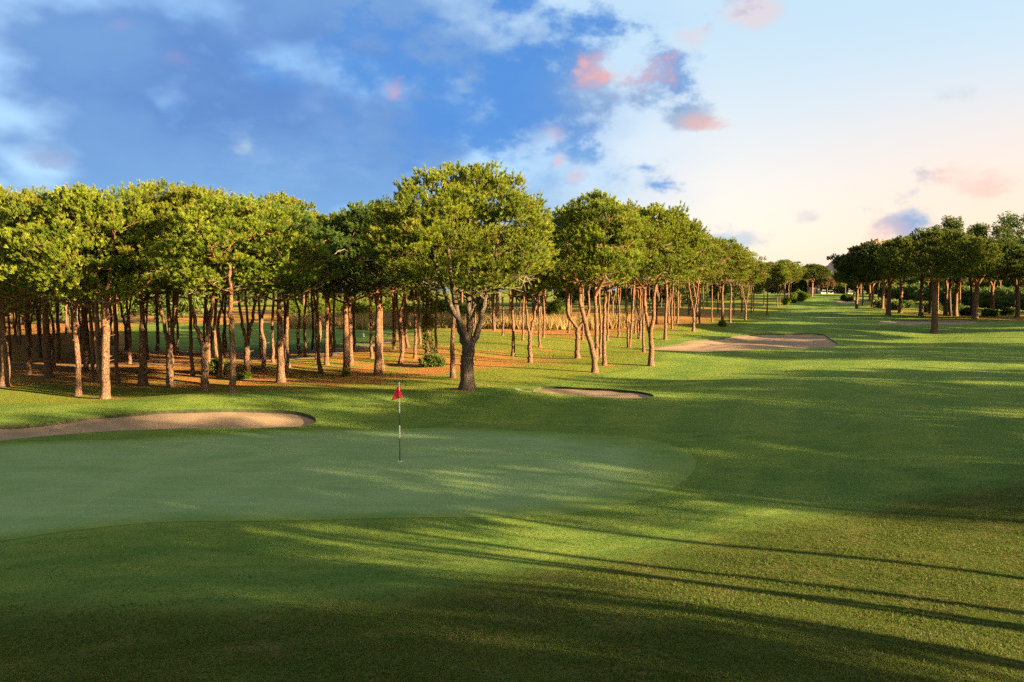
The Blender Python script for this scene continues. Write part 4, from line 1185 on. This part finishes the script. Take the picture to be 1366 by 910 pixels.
far_wood('undergrowth', [(128, 262), (122, 215), (116, 172), (122, 150), (150, 135), (185, 130)], 5.2, 'undergrowth added to darken the gaps between the right wood trunks', 33, 110, .9, .4, 10, .1)  # low foliage added to darken the see-through gaps under the canopy

def lawn_grass():
    r_ = np.random.default_rng(77)
    n = 330000
    yy = 6.0 + 17.0 * r_.random(n) ** 1.25
    xx = (r_.random(n) * 2 - 1) * (yy * .70 + 1.2)
    dd = sdist(xx, yy, P_fore); dgn = sdist(xx, yy, P_green)
    k = (dgn < -0.3) & (r_.random(n) < .32 + .68 * smooth(dd, -.5, 1.6))
    xx, yy, dd = xx[k], yy[k], dd[k]
    ln = (.016 + .014 * smooth(dd, -.4, 1.8)) * r_.uniform(.6, 1.5, len(xx)) * (1 + 0.35 * np.sin(xx * 2.3 + np.sin(yy * 3.1) * 2) * np.sin(yy * 1.9))
    C = np.stack([xx, yy, hgt(xx, yy) - .004], -1)
    D = np.tile([[0, 0, 1.0]], (len(C), 1))
    V_, F_ = tufts(C, D, np.repeat(ln, 4), .008, 4, r_, .75)
    pn = np.sin(xx * 1.1 + 2 * np.sin(yy * .7)) * np.sin(yy * 1.3 + xx * .4)
    tn = np.clip(r_.normal(.45, .25, len(C)) + .15 * pn, 0, 1); dry = np.clip((r_.random(len(C)) < (.10 + .12 * (pn > .4))) * 1.2, 0, 1)
    o = mesh('grass', V_, F_, M_grass, None, False, attrs={'tone': np.repeat(np.stack([tn, dry, tn, tn * 0 + 1], -1), 12, 0)})
    tag(o, 'short rough turf in the foreground lawn', 'grass', kind='stuff')
lawn_grass()

# ------------------------------------------------------------------ far rocky hill
def hill():
    cx, cy = (1152 - 683) / FPX * 560, 560
    n = 80
    gx, gy = np.meshgrid(np.linspace(-70, 90, n), np.linspace(-50, 50, n))
    r = np.sqrt((gx / 34) ** 2 + (gy / 40) ** 2)
    z = 29 * np.exp(-r ** 2.2) + 14 * np.exp(-((gx - 40) / 30) ** 2 - (gy / 45) ** 2)
    q = np.random.default_rng(3)
    for k in range(1, 7):
        f = .05 * 1.8 ** k; p = q.uniform(0, 6, 4)
        z += z * .10 / k ** .4 * np.sin(gx * f + p[0] + np.sin(gy * f + p[2])) * np.sin(gy * f * 1.2 + p[1])
    z += 1.5 - 5 * (r > 1.6)
    ii = np.arange(n * n).reshape(n, n)
    Fq = np.stack([ii[:-1, :-1], ii[:-1, 1:], ii[1:, 1:], ii[1:, :-1]], -1).reshape(-1, 4)
    V = np.stack([gx.ravel() + cx, gy.ravel() + cy, z.ravel() + float(hgt(cx, cy))], -1)
    tag(mesh('rocky_hill', V, Fq, M_rock, None, False), kind='structure')
hill()

# ------------------------------------------------------------------ golf flag and hole
fx, fy = hit(533.5, 616)
fz = float(hgt(fx, fy)) + 0.006
flag = empty('flagstick', (fx, fy, fz))
tag(flag, 'black and white striped flagstick standing in the hole on the putting green', 'flagstick')
HP = 2.18
def tubeobj(name, z0, z1, r, mat, parent, k=14):
    t_ = Tubes(); t_.add(np.array([[0, 0, z0], [0, 0, (z0 + z1) / 2], [0, 0, z1]]), [r, r, r], k); return t_.build(name, [mat], parent)
segs = [(-.1, .66, M_black), (.66, 1.02, M_white), (1.02, 1.36, M_black), (1.36, HP, M_white)]
for a_, b_, m_ in segs: tubeobj('pole_section', a_, b_, .0135 if m_ is M_black else .015, m_, flag)
t_ = Tubes(); t_.add(np.array([[0, 0, HP], [0, 0, HP + .03], [0, 0, HP + .05]]), [.02, .018, .008], 12); t_.build('finial', [M_white], flag)
# red cloth hanging in folds: slides on the top of the pole, drooping to the left
n_u, n_v = 26, 20
V = []
for j in range(n_v + 1):
    v_ = j / n_v                                   # down the hoist
    for i in range(n_u + 1):
        u = i / n_u                                # outwards
        # the fly end droops; width shrinks by folding
        hx = -0.235 * u * (0.35 + 0.65 * v_) + 0.075 * v_ * (1 - u) + .012
        hz = HP - 0.02 - 0.355 * v_ * (1 - .12 * u) - 0.13 * u * (1 - .35 * (1 - v_)) 
        fy_ = 0.045 * math.sin(u * 11 + v_ * 2.0) * (0.25 + .75 * v_) + .02 * math.sin(u * 5 - v_ * 5)
        V.append((hx, fy_, hz))
ii = np.arange(len(V)).reshape(n_v + 1, n_u + 1)
Fq = np.stack([ii[:-1, :-1], ii[:-1, 1:], ii[1:, 1:], ii[1:, :-1]], -1).reshape(-1, 4)
fl = mesh('flag', V, Fq, M_red, flag)
md = fl.modifiers.new('thick', 'SOLIDIFY'); md.thickness = 0.004
# the hole: a white liner ring round a flat dark disc that imitates the shaded inside
hole = empty('golf_hole', (fx, fy, fz)); tag(hole, 'white lined hole in the putting green under the flagstick', 'golf hole')
k = 32; an = np.arange(k) / k * 2 * math.pi
def ring(r, z): return np.stack([np.cos(an) * r, np.sin(an) * r, np.full(k, z)], -1)
V = np.concatenate([ring(.066, .003), ring(.060, .012), ring(.054, .010), ring(.054, -.002)])
ii = np.arange(4 * k).reshape(4, k); a_, b_ = ii[:-1], ii[1:]
mesh('rim', V, np.stack([a_, np.roll(a_, -1, 1), np.roll(b_, -1, 1), b_], -1).reshape(-1, 4), M_cupm, hole)
V = np.concatenate([ring(.0535, .003), [[0, 0, .002]]])
mesh('shade_disc', V, np.stack([np.arange(k), (np.arange(k) + 1) % k, np.full(k, k)], -1), M_dk, hole)

# ------------------------------------------------------------------ small things far off
def box(cx, cy, cz, sx, sy, sz, tx=1.0):
    V = np.array([[x * sx / 2 * (tx if z > 0 else 1), y * sy / 2, z * sz / 2] for z in (-1, 1) for y in (-1, 1) for x in (-1, 1)]) + [cx, cy, cz]
    F = np.array([[0, 2, 3, 1], [4, 5, 7, 6], [0, 1, 5, 4], [2, 6, 7, 3], [0, 4, 6, 2], [1, 3, 7, 5]])
    return V, F
def boxes(name, L_, mat, parent, bevel=0.02):
    Vs, Fs = [], []; k = 0
    for b_ in L_:
        V, F = box(*b_); Vs.append(V); Fs.append(F + k); k += 8
    o = mesh(name, np.concatenate(Vs), np.concatenate(Fs), mat, parent, False)
    if bevel: m_ = o.modifiers.new('bevel', 'BEVEL'); m_.width = bevel; m_.segments = 2
    return o
def cart(px, y, rz, label, first=[None]):
    x = (px - 683) / FPX * y; z = float(hgt(x, y))
    root = empty('golf_cart', (x, y, z), rz); tag(root, label, 'golf cart', 'white carts at the end of the fairway')
    if first[0] is None:
        ch = [boxes('body', [(0, 0, .42, 2.3, 1.15, .36), (.95, 0, .72, .35, 1.1, .45, .7), (-.85, 0, .72, .6, 1.1, .3)], M_white, root, .06),
              boxes('seat', [(-.15, 0, .70, .5, 1.05, .2), (-.42, 0, 1.0, .12, 1.05, .5)], M_dk, root, .03),
              boxes('roof', [(0, 0, 1.82, 1.9, 1.15, .07)], M_white, root, .03),
              boxes('roof_post', [(.8, .5, 1.3, .05, .05, 1.0), (.8, -.5, 1.3, .05, .05, 1.0), (-.8, .5, 1.3, .05, .05, 1.0), (-.8, -.5, 1.3, .05, .05, 1.0)], M_dk, root, 0)]
        for sx in (-.75, .75):
            for sy in (-.5, .5):
                t_ = Tubes(); t_.add(np.array([[sx, sy - .1, .23], [sx, sy, .23], [sx, sy + .1, .23]]), [.23, .23, .23], 16); ch.append(t_.build('wheel', [M_dk], root))
        first[0] = ch
    else:
        for c in first[0]:
            d = c.copy(); link(d, root)
cart(1097, 352, .3, 'small white cart at the far end of the fairway, leftmost of three')
cart(1107, 356, -.2, 'small white cart at the far end of the fairway, middle of three')
cart(1133, 358, .1, 'small white cart at the far end of the fairway, rightmost of three')
x_, y_ = hit(485, 449); z_ = float(hgt(x_, y_))
tm = Tubes(); tm.add(np.array([[0, 0, 0], [0, 0, .05], [0, 0, .2], [0, 0, .3], [0, 0, .36]]), [.07, .09, .10, .08, .03], 16)
o = tm.build('tee_marker', [M_white]); o.location = (x_, y_, z_); tag(o, 'small white marker on the second fairway seen between the trunks', 'marker')
